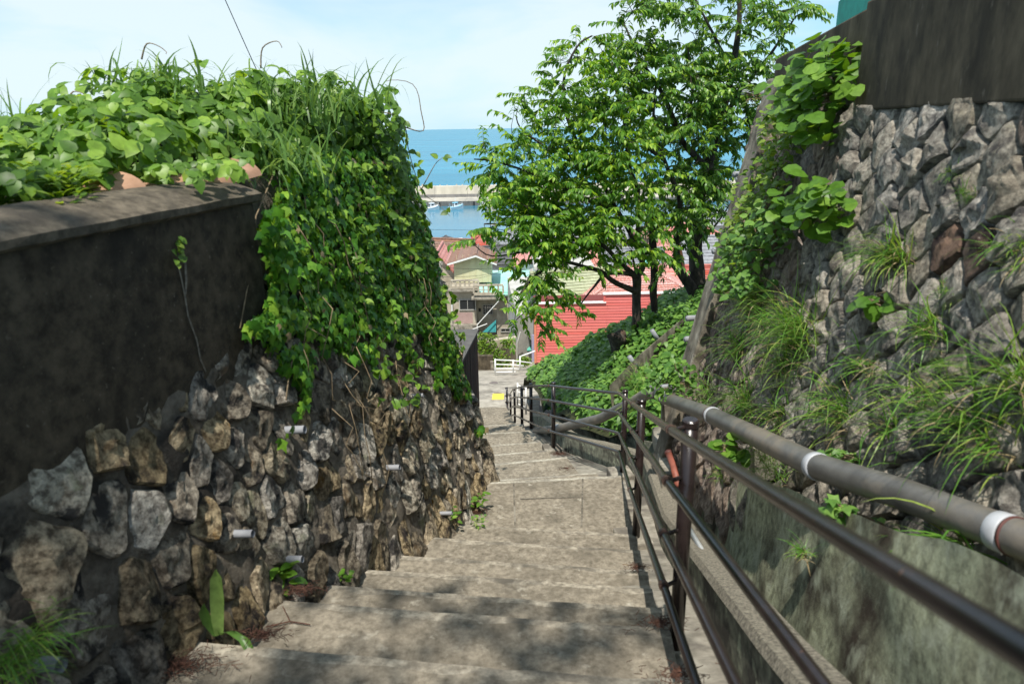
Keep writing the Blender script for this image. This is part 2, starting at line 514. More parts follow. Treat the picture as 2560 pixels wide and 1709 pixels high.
def frames(D, Nn):
    D = D / np.linalg.norm(D, axis=1, keepdims=True)
    X = np.cross(D, Nn)
    l = np.linalg.norm(X, axis=1, keepdims=True)
    bad = l[:, 0] < 1e-4
    X[bad] = np.cross(D[bad], np.array([0.31, 0.77, 0.55]))
    X /= np.linalg.norm(X, axis=1, keepdims=True)
    Z = np.cross(X, D)
    return np.stack([X, D, Z], axis=2)

def foliage(parent, kind, P, D, Nn, S, mat, nparts=300, stuff='foliage', leafname='leaf'):
    """the leaves that show largest become single leaf objects, the rest one mesh"""
    P, D, Nn, S = (np.asarray(a, float) for a in (P, D, Nn, S))
    n = len(P)
    if n == 0: return
    if n > 6:
        Nn = Nn + rng.normal(0, 0.12, Nn.shape)
    A = frames(D, Nn)
    vt, ft = LEAF[kind]
    s = P @ Fv
    fac = np.abs(np.einsum('ij,ij->i', A[:, :, 2], P / np.linalg.norm(P, axis=1, keepdims=True)))
    vis = (S / np.maximum(s, .3)) ** 2 * (0.25 + fac)
    px = 1280 + FPX * (P @ Rv) / np.maximum(s, .1)
    py = 854.5 - FPX * (P @ Uv) / np.maximum(s, .1)
    vis[(px < 0) | (px > 2560) | (py < 0) | (py > 1709) | (s < .2)] = 0
    order = np.argsort(-vis)
    pick = order[:min(nparts, n)]
    rest = order[min(nparts, n):]
    if len(pick):
        key = 'leaf_' + kind + mat.name
        me = bpy.data.meshes.get(key)
        if me is None:
            me = fast_mesh(key, vt, ft, mat)
        L = WL[parent] if parent is not None else Vector((0, 0, 0))
        for i in pick:
            o = bpy.data.objects.new(leafname, me)
            C.objects.link(o)
            o.parent = parent
            a = A[i] * S[i]
            o.matrix_basis = Matrix(((a[0, 0], a[0, 1], a[0, 2], P[i, 0] - L.x), (a[1, 0], a[1, 1], a[1, 2], P[i, 1] - L.y), (a[2, 0], a[2, 1], a[2, 2], P[i, 2] - L.z), (0, 0, 0, 1)))
    if len(rest):
        jit = rng.uniform(0.8, 1.25, (len(rest), 1, 1)) * np.array([1, 0, 0]) + np.array([0, 1, 1])
        V = P[rest][:, None, :] + np.einsum('nij,nkj->nki', A[rest], vt[None] * jit) * S[rest][:, None, None]
        T = ft[None] + (np.arange(len(rest)) * len(vt))[:, None, None]
        me = fast_mesh(stuff, V.reshape(-1, 3), T.reshape(-1, 3), mat)
        o = bpy.data.objects.new(stuff, me)
        link(o, parent)
        o['kind'] = 'stuff'
        return o

def blades(parent, name, bases, dirs, lens, widths, mat, droop=1.0, seg=5, kind='stuff'):
    """curved grass blades, one mesh"""
    V, T = [], []
    for b, d, ln, w in zip(bases, dirs, lens, widths):
        b = Vector(b)
        d = Vector(d).normalized()
        side = d.cross(Vector((0, 0, 1)))
        if side.length < 0.15:
            side = Vector((random.uniform(-1, 1), random.uniform(-1, 1), 0))
        side.normalize()
        side = (side + Vector((random.uniform(-.5, .5), random.uniform(-.5, .5), random.uniform(-.2, .2)))).normalized()
        p = b.copy()
        dk = droop * random.uniform(.15, 1.6)
        kx, ky = random.gauss(0, .22), random.gauss(0, .22)
        n0 = len(V)
        for k in range(seg + 1):
            t = k / seg
            ww = w * (1 - t) ** 0.7 * (0.6 + 0.4 * min(1, t * 4)) + 0.0003
            V.append(tuple(p - side * ww / 2))
            V.append(tuple(p + side * ww / 2))
            d = (d + Vector((kx, ky, -dk)) * 0.36 * (0.4 + t)).normalized()
            p = p + d * (ln / seg)
        for k in range(seg):
            a = n0 + 2 * k
            T.append((a, a + 1, a + 3))
            T.append((a, a + 3, a + 2))
    me = fast_mesh(name, V, T, mat)
    o = bpy.data.objects.new(name, me)
    link(o, parent)
    if kind: o['kind'] = kind
    return o

def rnd_unit(n):
    v = rng.normal(size=(n, 3))
    return v / np.linalg.norm(v, axis=1, keepdims=True)

# ------------------------------------------------------------------ Voronoi masonry
def clip(poly, a, b, c):
    out = []
    n = len(poly)
    for i in range(n):
        p, q = poly[i], poly[(i + 1) % n]
        dp = a * p[0] + b * p[1] - c
        dq = a * q[0] + b * q[1] - c
        if dp <= 0: out.append(p)
        if dp * dq < 0:
            t = dp / (dp - dq)
            out.append((p[0] + (q[0] - p[0]) * t, p[1] + (q[1] - p[1]) * t))
    return out

def voronoi(seeds, reach, bounds):
    cells = []
    x0, x1, y0, y1 = bounds
    S = np.array(seeds)
    for i, (x, y) in enumerate(seeds):
        poly = [(max(x - reach, x0), max(y - reach, y0)), (min(x + reach, x1), max(y - reach, y0)), (min(x + reach, x1), min(y + reach, y1)), (max(x - reach, x0), min(y + reach, y1))]
        d = np.hypot(S[:, 0] - x, S[:, 1] - y)
        for j in np.argsort(d)[1:18]:
            if d[j] > 2 * reach: break
            xj, yj = S[j]
            a, b = xj - x, yj - y
            poly = clip(poly, a, b, (xj * xj + yj * yj - x * x - y * y) / 2)
            if len(poly) < 3: break
        if len(poly) >= 3:
            cells.append((i, poly))
    return cells

def resample(poly, n):
    P = [Vector((p[0], p[1])) for p in poly]
    seg = [(P[(i + 1) % len(P)] - P[i]).length for i in range(len(P))]
    tot = sum(seg)
    out = []
    i, acc = 0, 0.0
    for k in range(n):
        t = tot * k / n
        while acc + seg[i] < t and i < len(P) - 1:
            acc += seg[i]
            i += 1
        u = (t - acc) / max(seg[i], 1e-9)
        out.append(P[i].lerp(P[(i + 1) % len(P)], u))
    return out

def stone_mesh(poly, to3d, nrm, hgt, shrink, seed, n=18, rings=(1.0, 0.93, 0.78, 0.55, 0.28), prof=(-0.25, 0.45, 0.78, 0.95, 1.0), rough=0.35, tilt=(0, 0), roundness=0.35, peak=None, planes=None, lat_k=0.10):
    cx = sum(p[0] for p in poly) / len(poly)
    cy = sum(p[1] for p in poly) / len(poly)
    cen = Vector((cx, cy))
    pk = Vector(peak) if peak is not None else Vector((0, 0))
    R = resample(poly, n)
    rad = sum((p - cen).length for p in R) / n
    # round the corners a little
    R = [cen + (p - cen) * (1 - roundness * max(0, ((p - cen).length - rad) / rad)) for p in R]
    vs, fs = [], []
    for ri, (k, h) in enumerate(zip(rings, prof)):
        for p in R:
            q = cen + (p - cen) * (k * shrink) + pk * (1 - k)
            w = to3d(q.x, q.y)
            nz = noise.fractal(Vector((w.x * 7 + seed, w.y * 7, w.z * 7)), 0.9, 2.0, 4)
            n2 = noise.noise(Vector((w.x * 3.1, w.y * 3.1 + seed, w.z * 3.1)))
            if planes and ri:
                dx, dy = (q.x - cx) / rad, (q.y - cy) / rad
                h = min(h, max(min(0.55, h), min(c_ - a_ * dx - b_ * dy for a_, b_, c_ in planes)))
            hh = hgt * (h + (0 if ri == 0 else rough * nz + 0.25 * n2)) + ((q.x - cx) * tilt[0] + (q.y - cy) * tilt[1]) * (0 if ri == 0 else 1)
            if ri:
                lat = noise.noise_vector(Vector((w.x * 11, w.y * 11, w.z * 11 + seed))) * (lat_k * rad)
            else:
                lat = Vector((0, 0, 0))
            vs.append(w + nrm * hh + lat)
    vs.append(sum(vs[-n:], Vector()) / n)
    for r in range(len(rings) - 1):
        for i in range(n):
            j = (i + 1) % n
            fs.append((r * n + i, r * n + j, (r + 1) * n + j, (r + 1) * n + i))
    b = (len(rings) - 1) * n
    for i in range(n):
        fs.append((b + i, b + (i + 1) % n, b + n))
    return vs, fs
# ------------------------------------------------------------------ guide lines (metres; z = 0 at the eye)
XPT = [(-0.5, 0.34), (0.0, 0.40), (2.46, 0.69), (4.73, 0.965), (7.07, 1.27), (9.35, 0.6), (11.76, 0.33), (13.4, 0.19), (16.4, 0.05), (18.9, -0.07), (24, -0.2)]
ZPT = [(-0.5, -0.82), (0.0, -1.02), (2.46, -2.12), (4.73, -3.12), (7.07, -3.79), (9.35, -4.6), (11.76, -5.32), (13.4, -6.03), (16.4, -7.23), (18.9, -8.49), (22, -9.0)]
XP = lambda y: lerp_tab(XPT, y)
ZP = lambda y: lerp_tab(ZPT, y)
PATHT = [(13.5, -6.0), (16, -7.3), (19, -8.7), (22, -9.05), (26, -9.95), (32, -11.75), (45, -15.6), (56, -16.6), (70, -19.0), (90, -23.5), (115, -27.4), (175, -28.2)]
ZPATH = lambda y: lerp_tab(PATHT, y)
XL = lambda y, z: -2.125 + 0.179 * y - 0.23 * z       # left rubble wall face
XR = lambda y, z: 1.65 + 0.092 * y + 0.214 * z        # right stone wall face
NL = Vector((1, -0.179, 0.23)).normalized()
NR = Vector((-1, 0.092, 0.214)).normalized()

# ------------------------------------------------------------------ terrain, sea
def terrain_z(x, y):
    if y > 170: return -31.0 if y > 173 else -28.2
    z = ZPATH(y) - 0.25
    if y < 30:
        # hillside rises to the right of the stair, drops a little to the left
        side = max(0.0, x - (XP(y) + 0.9))
        z = min(ZP(y), ZPATH(y)) - 0.35 if y > 13.5 else ZP(y) - 0.5
        fall = max(0.0, min(1.0, (22 - y) / 6.0))
        z += min(side * 0.72, 3.0) * fall
    return z
g = MB()
xs = [-160, -90, -50, -30, -18, -10, -6, -3, -1.5, 0, 1, 2, 3, 4.5, 6, 9, 14, 22, 35, 60, 100, 180]
ys = [13.6, 15, 17, 19, 22, 26, 32, 38, 45, 56, 70, 90, 115, 145, 170, 173, 174]
vs = [(x, y, terrain_z(x, y)) for y in ys for x in xs]
fs = [(j * len(xs) + i, j * len(xs) + i + 1, (j + 1) * len(xs) + i + 1, (j + 1) * len(xs) + i) for j in range(len(ys) - 1) for i in range(len(xs) - 1)]
g.add(vs, fs)
m_town = M('town ground', (0.16, 0.15, 0.13), (0.3, 0.28, 0.25), scale=0.6, rough=0.95, bump=0, c3=(0.07, 0.08, 0.04), c3scale=0.08)
tag(g.build('ground', m_town), kind='structure')

def sea_material():
    m = bpy.data.materials.new('sea water')
    m.use_nodes = True
    t = m.node_tree
    N, L = t.nodes, t.links
    p = N['Principled BSDF']
    p.inputs['Roughness'].default_value = 0.25
    p.inputs['Specular IOR Level'].default_value = 0.06
    ge = N.new('ShaderNodeNewGeometry')
    mpn = N.new('ShaderNodeMapping')
    mpn.inputs['Scale'].default_value = (0.25, 1.0, 1.0)
    L.new(ge.outputs['Position'], mpn.inputs['Vector'])
    n1 = N.new('ShaderNodeTexNoise')
    n1.inputs['Scale'].default_value = 0.012
    n1.inputs['Detail'].default_value = 8
    n1.inputs['Roughness'].default_value = 0.7
    L.new(mpn.outputs['Vector'], n1.inputs['Vector'])
    r = N.new('ShaderNodeValToRGB')
    r.color_ramp.elements[0].position = 0.38
    r.color_ramp.elements[0].color = (0.008, 0.165, 0.27, 1)
    r.color_ramp.elements[1].position = 0.62
    r.color_ramp.elements[1].color = (0.018, 0.225, 0.345, 1)
    L.new(n1.outputs['Fac'], r.inputs['Fac'])
    L.new(r.outputs['Color'], p.inputs['Base Color'])
    n2 = N.new('ShaderNodeTexNoise')
    n2.inputs['Scale'].default_value = 0.35
    n2.inputs['Detail'].default_value = 6
    L.new(mpn.outputs['Vector'], n2.inputs['Vector'])
    b = N.new('ShaderNodeBump')
    b.inputs['Strength'].default_value = 0.6
    b.inputs['Distance'].default_value = 0.5
    L.new(n2.outputs['Fac'], b.inputs['Height'])
    L.new(b.outputs['Normal'], p.inputs['Normal'])
    return m
m_sea = sea_material()
m_harb = M('harbour water', (0.03, 0.16, 0.25), (0.045, 0.195, 0.29), scale=0.05, rough=0.12, bump=0.15, bscale=0.6, bdist=0.3, spec=0.22, stretch=(0.3, 1, 1))
s = MB()
rr = [0, 200, 320, 600, 1500, 5000, 15000, 45000]
na = 48
vs, fs = [(0, 170, -30)], []
for r_ in rr[1:]:
    for k in range(na):
        a = 2 * math.pi * k / na
        vs.append((r_ * math.cos(a), 170 + r_ * math.sin(a), -30))
for k in range(na):
    fs.append((0, 1 + k, 1 + (k + 1) % na))
for q in range(len(rr) - 2):
    for k in range(na):
        a, b = 1 + q * na + k, 1 + q * na + (k + 1) % na
        fs.append((a, a + na, b + na, b))
s.add(vs, fs)
tag(s.build('sea', m_sea), kind='structure')

hw = MB().add([(-160, 173.0, -29.985), (260, 173.0, -29.985), (260, 282.1, -29.985), (-160, 282.1, -29.985)], [(0, 1, 2, 3)]).build('harbour_water', m_harb)
tag(hw, kind='structure')
# ------------------------------------------------------------------ stairs
EDGES = [((505, 1590), (1701, 1700), -1.9), ((660, 1490), (1651, 1565), -2.1), ((760, 1460), (1634, 1515), -2.3), ((832, 1412), (1612, 1465), -2.5),
         ((900, 1374), (1605, 1423), -2.7), ((1009, 1362), (1585, 1371), -2.9), ((1120, 1320), (1580, 1332), -3.1), ((1217, 1203), (1552, 1186), -3.3),
         ((1218, 1199), (1489, 1179), -3.6), ((1211, 1160), (1415, 1140), -3.9), ((1200, 1137), (1366, 1123), -4.24), ((1196, 1115), (1352, 1101), -4.58),
         ((1187, 1082), (1321, 1077), -4.95), ((1181, 1063), (1310, 1059), -5.33), ((1180, 1016), (1265, 1015), -5.7)]
edges = []
for a, b, z in EDGES:
    l, r = atz(*a, z), atz(*b, z)
    edges.append((l, r))
# tidy the first flight: edges run at one angle
for k in range(0, 7):
    l, r = edges[k]
    d = Vector((1, -0.135, 0))
    edges[k] = (r - d * (r.x + 1.6), r + d * 0.04)
for k in range(7, 15):
    l, r = edges[k]
    d = (r - l)
    edges[k] = (l - d.normalized() * (1.3 if k < 8 else 1.0), r)
# steps behind the first edge carry on up under the camera
pre = []
for k in range(4, 0, -1):
    l, r = edges[0]
    off = Vector((-0.06, -0.42, 0.2)) * k
    pre.append((l + off, r + off))
all_e = pre + edges
stairs = bpy.data.objects.new('stairs', None)
link(stairs)
tag(stairs, kind='structure')
def make_step(lb, rb, lf, rf, z, riser, nx=20):
    m = MB()
    vs = []
    for i in range(nx + 1):
        t = i / nx
        b = lb.lerp(rb, t)
        f = lf.lerp(rf, t)
        b.z = f.z = z
        d = (f - b).normalized()
        jz = noise.noise(Vector((f.x * 4, f.y * 4, z))) * 0.006
        jy = noise.noise(Vector((f.x * 9, z * 5, 2))) * 0.006
        vs.append(b - d * 0.05 + Vector((0, 0, 0.008)))
        vs.append(b + d * (0.05 + 0.035 * noise.noise(Vector((f.x * 5, z * 3, 1)))) + Vector((0, 0, jz * 0.5 + noise.noise(Vector((b.x * 2, b.y * 2, 7))) * 0.006)))
        vs.append(b.lerp(f, 0.6) + Vector((0, 0, jz)))
        vs.append(f + d * (jy - 0.055 - 0.03 * noise.noise(Vector((f.x * 7, z * 4, 6)))) + Vector((0, 0, jz)))
        vs.append(f + d * (jy - 0.006) + Vector((0, 0, jz - 0.006)))
        vs.append(f + d * jy + Vector((0, 0, jz - 0.028)))
        vs.append(f + d * (jy - 0.01) + Vector((0, 0, -riser - 0.1)))
        vs.append(b - d * 0.05 + Vector((0, 0, -riser - 0.1)))
    n = 8
    fs = []
    for i in range(nx):
        for k in range(n - 1):
            a = i * n + k
            fs.append((a, a + 1, a + n + 1, a + n))
    fs.append(tuple(range(n - 1, -1, -1)))
    fs.append(tuple(nx * n + k for k in range(n)))
    m.add(vs, fs)
    o = m.build('step', m_step, stairs)
    o.data.materials.append(m_nose if z < -3.2 else m_edge)
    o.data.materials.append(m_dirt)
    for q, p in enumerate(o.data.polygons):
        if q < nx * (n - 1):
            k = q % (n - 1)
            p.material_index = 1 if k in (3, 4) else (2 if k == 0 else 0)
    return o
for k in range(1, len(all_e)):
    lb, rb = all_e[k - 1]
    lf, rf = all_e[k]
    z = lf.z
    riser = (all_e[k + 1][0].z - z) * -1 if k + 1 < len(all_e) else 0.4
    # the back edge of a tread is as wide as its own front
    make_step(lb.copy(), rb.copy(), lf.copy(), rf.copy(), z, max(0.15, riser))
# steps hidden below the last edge carry on to the path
lz, rz = all_e[-1]
for k in range(1, 9):
    dy = 0.62
    lb, rb = lz + Vector((-0.05, dy * (k - 1), 0)), rz + Vector((0, dy * (k - 1), 0))
    lf, rf = lz + Vector((-0.05, dy * k, 0)), rz + Vector((0, dy * k, 0))
    make_step(lb, rb, lf, rf, lz.z - 0.36 * k, 0.36, nx=6)

# tooled lines on the landing
for (ax, ay, bx, by) in ((1284, 1206, 1288, 1322), (1457, 1196, 1454, 1316), (1300, 1246, 1450, 1241)):
    a, b = atz(ax, ay, -3.293), atz(bx, by, -3.293)
    d = (b - a).normalized().cross(Vector((0, 0, 1))) * .008
    MB().add([a - d, a + d, b + d, b - d], [(0, 1, 2, 3)]).build('groove', m_dirt, stairs)
# sunken strip between the treads and the kerb
def strip(name, x0, x1, zf, y0, y1, mat, n=40, jit=0.0, both=False):
    m = MB()
    def fn(u, v):
        y = y0 + (y1 - y0) * v
        x = x0(y) + (x1(y) - x0(y)) * u
        return Vector((x, y, zf(y, u) + jit * noise.noise(Vector((x * 5, y * 5, 3)))))
    m.grid(fn, 3, n)
    return m.build(name, mat, smooth=True)
def RE(y):  # right end of the treads
    tab = [(-0.5, 0.25)] + [(r.y, r.x) for l, r in edges]
    return lerp_tab(tab, y)
tag(strip('stair_edge_strip', lambda y: RE(y) - 0.25, lambda y: XP(y) + 0.24, lambda y, u: ZP(y) - 0.10, -0.5, 13.6, m_conc, 90, 0.02), kind='structure')
tag(strip('gutter', lambda y: XP(y) + 0.30, lambda y: XP(y) + 0.75 + 0.0 * y, lambda y, u: ZP(y) - 0.16 - 0.03 * math.sin(u * 3.14), -0.5, 13.6, m_gut, 60, 0.03), kind='structure')

# pebbled kerb between stair and gutter
def loft(sections, mat, name, parent=None, smooth=False, closed_ends=True):
    n = len(sections[0])
    m = MB()
    vs = [p for s_ in sections for p in s_]
    fs = []
    for i in range(len(sections) - 1):
        for k in range(n):
            k2 = (k + 1) % n
            fs.append((i * n + k, i * n + k2, (i + 1) * n + k2, (i + 1) * n + k))
    if closed_ends:
        fs.append(tuple(range(n - 1, -1, -1)))
        fs.append(tuple((len(sections) - 1) * n + k for k in range(n)))
    m.add(vs, fs)
    return m.build(name, mat, parent, smooth)
kerb = thing('gutter_kerb', 'low pebbled concrete kerb running down beside the brown handrail posts', 'kerb', (XP(4), 4, ZP(4)))
secb, sect = [], []
yy = [-0.5 + 0.4 * i for i in range(37)]
for y in yy:
    a, b = XP(y) + 0.20, XP(y) + 0.355
    z = ZP(y)
    j = 0.012 * noise.noise(Vector((y * 3, 0, 5)))
    secb.append([Vector((a, y, z - 0.3)), Vector((b, y, z - 0.3)), Vector((b, y, z + 0.165 + j)), Vector((a, y, z + 0.165 + j))])
    sect.append([Vector((a - 0.006, y, z + 0.166 + j)), Vector((b + 0.008, y, z + 0.166 + j)), Vector((b - 0.004, y, z + 0.205 + j)), Vector((a + 0.012, y, z + 0.205 + j))])
loft(secb, m_curbm, 'kerb_face', kerb)
loft(sect, m_pebble, 'kerb_top', kerb)

# mossy wall of the gutter below the big pipe
cw = thing('channel_wall', 'mossy green and brown stained concrete channel wall below the grey drain pipe', 'wall', (1.3, 3, -2))
MX = lambda y: 0.88 + 0.128 * y
m = MB()
def fn(u, v):
    y = 0.2 + 5.15 * u
    z0, z1 = ZP(y) - 0.3, ZP(y) + 0.62 + 0.05 * noise.noise(Vector((y * 2.2, 1, 1)))
    z = z0 + (z1 - z0) * v
    x = MX(y) + 0.10 * v + 0.02 * noise.noise(Vector((y * 4, z * 4, 9)))
    return Vector((x, y, z))
m.grid(fn, 60, 12)
m.build('wall_face', m_moss, cw, smooth=True)
m = MB()
def fn(u, v):
    y = 0.2 + 5.15 * u
    z1 = ZP(y) + 0.62 + 0.05 * noise.noise(Vector((y * 2.2, 1, 1)))
    x0 = MX(y) + 0.10 + 0.02 * noise.noise(Vector((y * 4, z1 * 4, 9)))
    x1 = XR(y, z1 + 0.1) + 0.15
    return Vector((x0 + (x1 - x0) * v, y, z1 - 0.17 * math.sin(3.0 * v) + 0.03 * v * noise.noise(Vector((y * 5, v * 4, 2)))))
m.grid(fn, 60, 8)
m.build('ledge', m_curbm, cw, smooth=True)
m = MB()
y = 5.35
m.prism([(MX(y) - 0.02, y, ZP(y) - 0.3), (MX(y) + 0.6, y, ZP(y) - 0.3), (MX(y) + 0.6, y, ZP(y) + 0.66), (MX(y) + 0.09, y, ZP(y) + 0.62)], (0, 0.1, 0))
m.build('end_face', m_moss, cw)

# slab bridging the gutter at the landing
sl = thing('gutter_slab', 'flat grey concrete slab bridging the gutter beside the landing', 'slab', (1.7, 6.2, -3))
m = MB()
m.slab([(1.33, 5.5, -3.0), (2.0, 5.42, -2.9), (2.2, 7.2, -3.22), (1.62, 7.3, -3.36)], 0.16)
m.build('slab_top', m_conc, sl, bevel=0.012)
m = MB()
m.hexa([(1.36, 5.56, -3.7), (1.95, 5.5, -3.7), (2.1, 7.1, -4.0), (1.66, 7.2, -4.0), (1.36, 5.56, -3.165), (1.95, 5.5, -3.07), (2.1, 7.1, -3.4), (1.66, 7.2, -3.5)])
m.build('end_wall', m_curbm, sl)
rp = thing('red_pipe', 'short red brown pipe sloping into the gutter at the slab', 'pipe', W(1690, 1180, 5.1))
m = MB().tube([W(1672, 1133, 5.45), W(1683, 1160, 5.3), W(1697, 1215, 5.05)], 0.032, 12)
m.build('pipe_body', m_redpipe, rp, smooth=True)
m = MB().tube([W(1671, 1130, 5.46), W(1673, 1136, 5.43)], 0.037, 12)
m.build('pipe_lip', m_redring, rp, smooth=True)
wp = thing('conduit', 'thin white plastic conduit lying along the gutter behind the rails', 'conduit', W(1800, 1500, 2.6))
m = MB().tube([W(1722, 1318, 3.9), W(1790, 1435, 2.98), W(1862, 1560, 2.4), W(1990, 1790, 1.75)], 0.016, 10)
m.build('conduit_tube', m_white, wp, smooth=True)
# upper bank of the gutter further down
gb = thing('gutter_bank_wall', 'low stained concrete wall on the hill side of the lower gutter', 'wall', (1.3, 9, -4.2))
secs = []
for i in range(18):
    y = 7.1 + 0.36 * i
    a = XP(y) + (0.5 if y < 8 else 0.62)
    z = ZP(y) + 0.3
    secs.append([Vector((a, y, z - 0.8)), Vector((a + 0.16, y, z - 0.8)), Vector((a + 0.16, y, z + 0.02 * noise.noise(Vector((y * 2, 0, 0))))), Vector((a, y, z))])
loft(secs, m_curbm, 'wall_body', gb)
# footings of the lower posts
ft = []

# ------------------------------------------------------------------ left rubble wall
lw = thing('rubble_wall', 'sloping rubble stone wall left of the stairs under concrete and ivy', 'stone wall', (-0.9, 3.5, -2.2))
WF = lambda y: -1.9 - 0.37 * (y - 2.24) if y < 6 else -3.3      # foot level
m = MB()
def fn(u, v):
    y = -0.5 + 6.54 * u
    zt = -0.98 if y < 3.3 else -0.22
    z0 = min(ZP(y) - 0.6, WF(y) - 0.4)
    z = z0 + (zt - z0) * v
    x = XL(y, z) + 0.016 + 0.028 * noise.fractal(Vector((y * 7, z * 7, 4)), 0.8, 2, 4)
    return Vector((x, y, z))
m.grid(fn, 110, 44)
m.build('mortar', m_mortar, lw, smooth=True)
m = MB()   # return face at the far end
yq = 6.035
m.add([(XL(yq, -4.6), yq, -4.6), (XL(yq, -0.25), yq, -0.25), (-3.2, yq + 0.6, -0.25), (-3.2, yq + 0.6, -4.6)], [(0, 1, 2, 3)])
m.build('return_face', m_mortar, lw)
# seeds in a stretched space so that stones lean and run long
ca, sa = math.cos(math.radians(58)), math.sin(math.radians(58))
K = 1.42
def to_s(u, v): return ((u * ca + v * sa) / K, -u * sa + v * ca)
def fr_s(a, b):
    a *= K
    return (a * ca - b * sa, a * sa + b * ca)
seeds, spos = [], []
def radius_at(y, z):
    base = 0.078 + 0.06 * max(0, min(1, (2.6 - y) / 1.6))
    return base * (0.8 + 0.75 * (0.5 + 0.5 * noise.noise(Vector((y * 1.7, z * 1.7, 3)))))
tries = 0
while tries < 60000 and len(seeds) < 440:
    tries += 1
    y = random.uniform(0.95, 6.0)
    z = random.uniform(-3.4, -0.8)
    top = -0.98 if y < 3.25 else -0.75
    if z > top + 0.03 or z < WF(y) - 0.05 - 0.4 * max(0, min(1, 2.6 - y)): continue
    if z > top - 0.12 and y < 3.1 and random.random() < 0.45: continue
    r = radius_at(y, z)
    p = to_s(y, z)
    if all((p[0] - q[0]) ** 2 + (p[1] - q[1]) ** 2 > (0.5 * (r + rq) * 1.35) ** 2 for q, rq in seeds):
        seeds.append((p, r))
        spos.append((y, z))
cells = voronoi([q for q, r in seeds], 0.27, (-9, 9, -9, 9))
small_rubble = MB()
cells.sort(key=lambda c_: float(np.array(Vector((XL(*spos[c_[0]]), *spos[c_[0]]))) @ Fv) + (5 if spos[c_[0]][1] > -1.0 else 0))
to3L = lambda u, v: Vector((XL(u, v), u, v))
cnt = 0
for i, poly in cells:
    real = [fr_s(*p) for p in poly]
    # keep the stones under the concrete wall
    real = clip(real, 0, 1, (-0.96 if spos[i][0] < 3.3 else -0.7) + 0.05 * noise.noise(Vector((spos[i][0] * 7, 0, 0))))
    if len(real) < 3: continue
    area = 0.5 * abs(sum(real[a][0] * real[(a + 1) % len(real)][1] - real[(a + 1) % len(real)][0] * real[a][1] for a in range(len(real))))
    if area < 0.004: continue
    sz = math.sqrt(area)
    a0 = random.uniform(0, 6.28)
    pls = []
    for q in range(5):
        an = a0 + q * 1.2566 + random.uniform(-.4, .4)
        sl_ = random.uniform(0.3, 1.3)
        pls.append((sl_ * math.cos(an), sl_ * math.sin(an), random.uniform(0.75, 1.2)))
    vs, fs = stone_mesh(real, to3L, NL, min(0.085, 0.30 * sz) * random.uniform(0.6, 1.35), random.uniform(0.9, 0.98), i * 3.3, n=26, rough=0.30, lat_k=0.07,
                        rings=(1.0, 0.97, 0.9, 0.76, 0.56, 0.34, 0.15), prof=(-0.3, 0.35, 0.75, 1.0, 1.1, 1.1, 1.1),
                        tilt=(random.uniform(-.22, .22), random.uniform(-.3, .12)), roundness=random.uniform(0.0, 0.3), planes=pls)
    c = to3L(*spos[i])
    if cnt >= 300:
        small_rubble.add(vs, fs)
        continue
    o = MB().add(vs, fs).build('stone', m_rubl if random.random() < 0.28 else m_rub, lw, smooth=True, loc=c)
    o.data.set_sharp_from_angle(angle=math.radians(26))
    cnt += 1
if small_rubble.v:
    o = small_rubble.build('rubble', m_rub, lw, smooth=True)
    o['kind'] = 'stuff'
# drain stubs
for (x0, y0, x1, y1, r_) in ((560, 1331, 602, 1323, .018), (690, 1395, 726, 1387, .018), (700, 1073, 735, 1072, .022), (950, 1167, 972, 1164, .02), (1015, 988, 1030, 991, .016), (1088, 1281, 1098, 1281, .016), (52, 1655, 88, 1648, .024)):
    a = hit(x0, y0, -2.125, 0.179, -0.23)
    b = a + NL * 0.12 + Vector((0.02, 0.0, -0.02))
    a = a - NL * 0.05
    m = MB().tube([a, b], r_, 14, caps=False)
    m.tube([b, a], r_ * 0.86, 14, caps=False)
    p_ = m.build('drain_stub', m_pvc, lw, smooth=True)

# ------------------------------------------------------------------ left concrete wall with coping
cwl = thing('concrete_wall', 'dark mould stained concrete parapet wall with coping at left', 'wall', (-1.4, 2, -0.7))
XC = lambda y: -1.875 + 0.179 * y + 0.012
m = MB()
Y0, Y1 = -0.4, 3.42
m.hexa([(XC(Y0), Y0, -1.16), (XC(Y1), Y1, -1.16), (XC(Y1) - 0.2, Y1 + 0.02, -1.16), (XC(Y0) - 0.2, Y0, -1.16),
        (XC(Y0) - .01, Y0, -0.285), (XC(Y1) - .01, Y1, -0.285), (XC(Y1) - 0.2, Y1 + 0.02, -0.285), (XC(Y0) - 0.2, Y0, -0.285)])
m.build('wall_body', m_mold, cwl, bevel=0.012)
m = MB()
def fn(u, v):
    y = Y0 + (Y1 + 0.03 - Y0) * u
    prof = [(-0.002, -0.33), (0.018, -0.318), (0.02, -0.29), (-0.01, -0.272), (-0.1, -0.235), (-0.2, -0.212), (-0.235, -0.225), (-0.245, -0.31)]
    k = min(7, int(round(v * 7)))
    px_, pz_ = prof[k]
    j = 0.006 * noise.fractal(Vector((y * 5, k * 0.7, 1)), 1, 2, 3)
    return Vector((XC(y) + px_ + j, y, pz_ + j))
m.grid(fn, 60, 7)
m.add([fn(1, k / 7) for k in range(8)], [tuple(range(8))])
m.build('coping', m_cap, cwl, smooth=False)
def onC(px, py, off=0.004):
    p = hit(px, py, -1.875 + 0.012 + off, 0.179, 0)
    return p
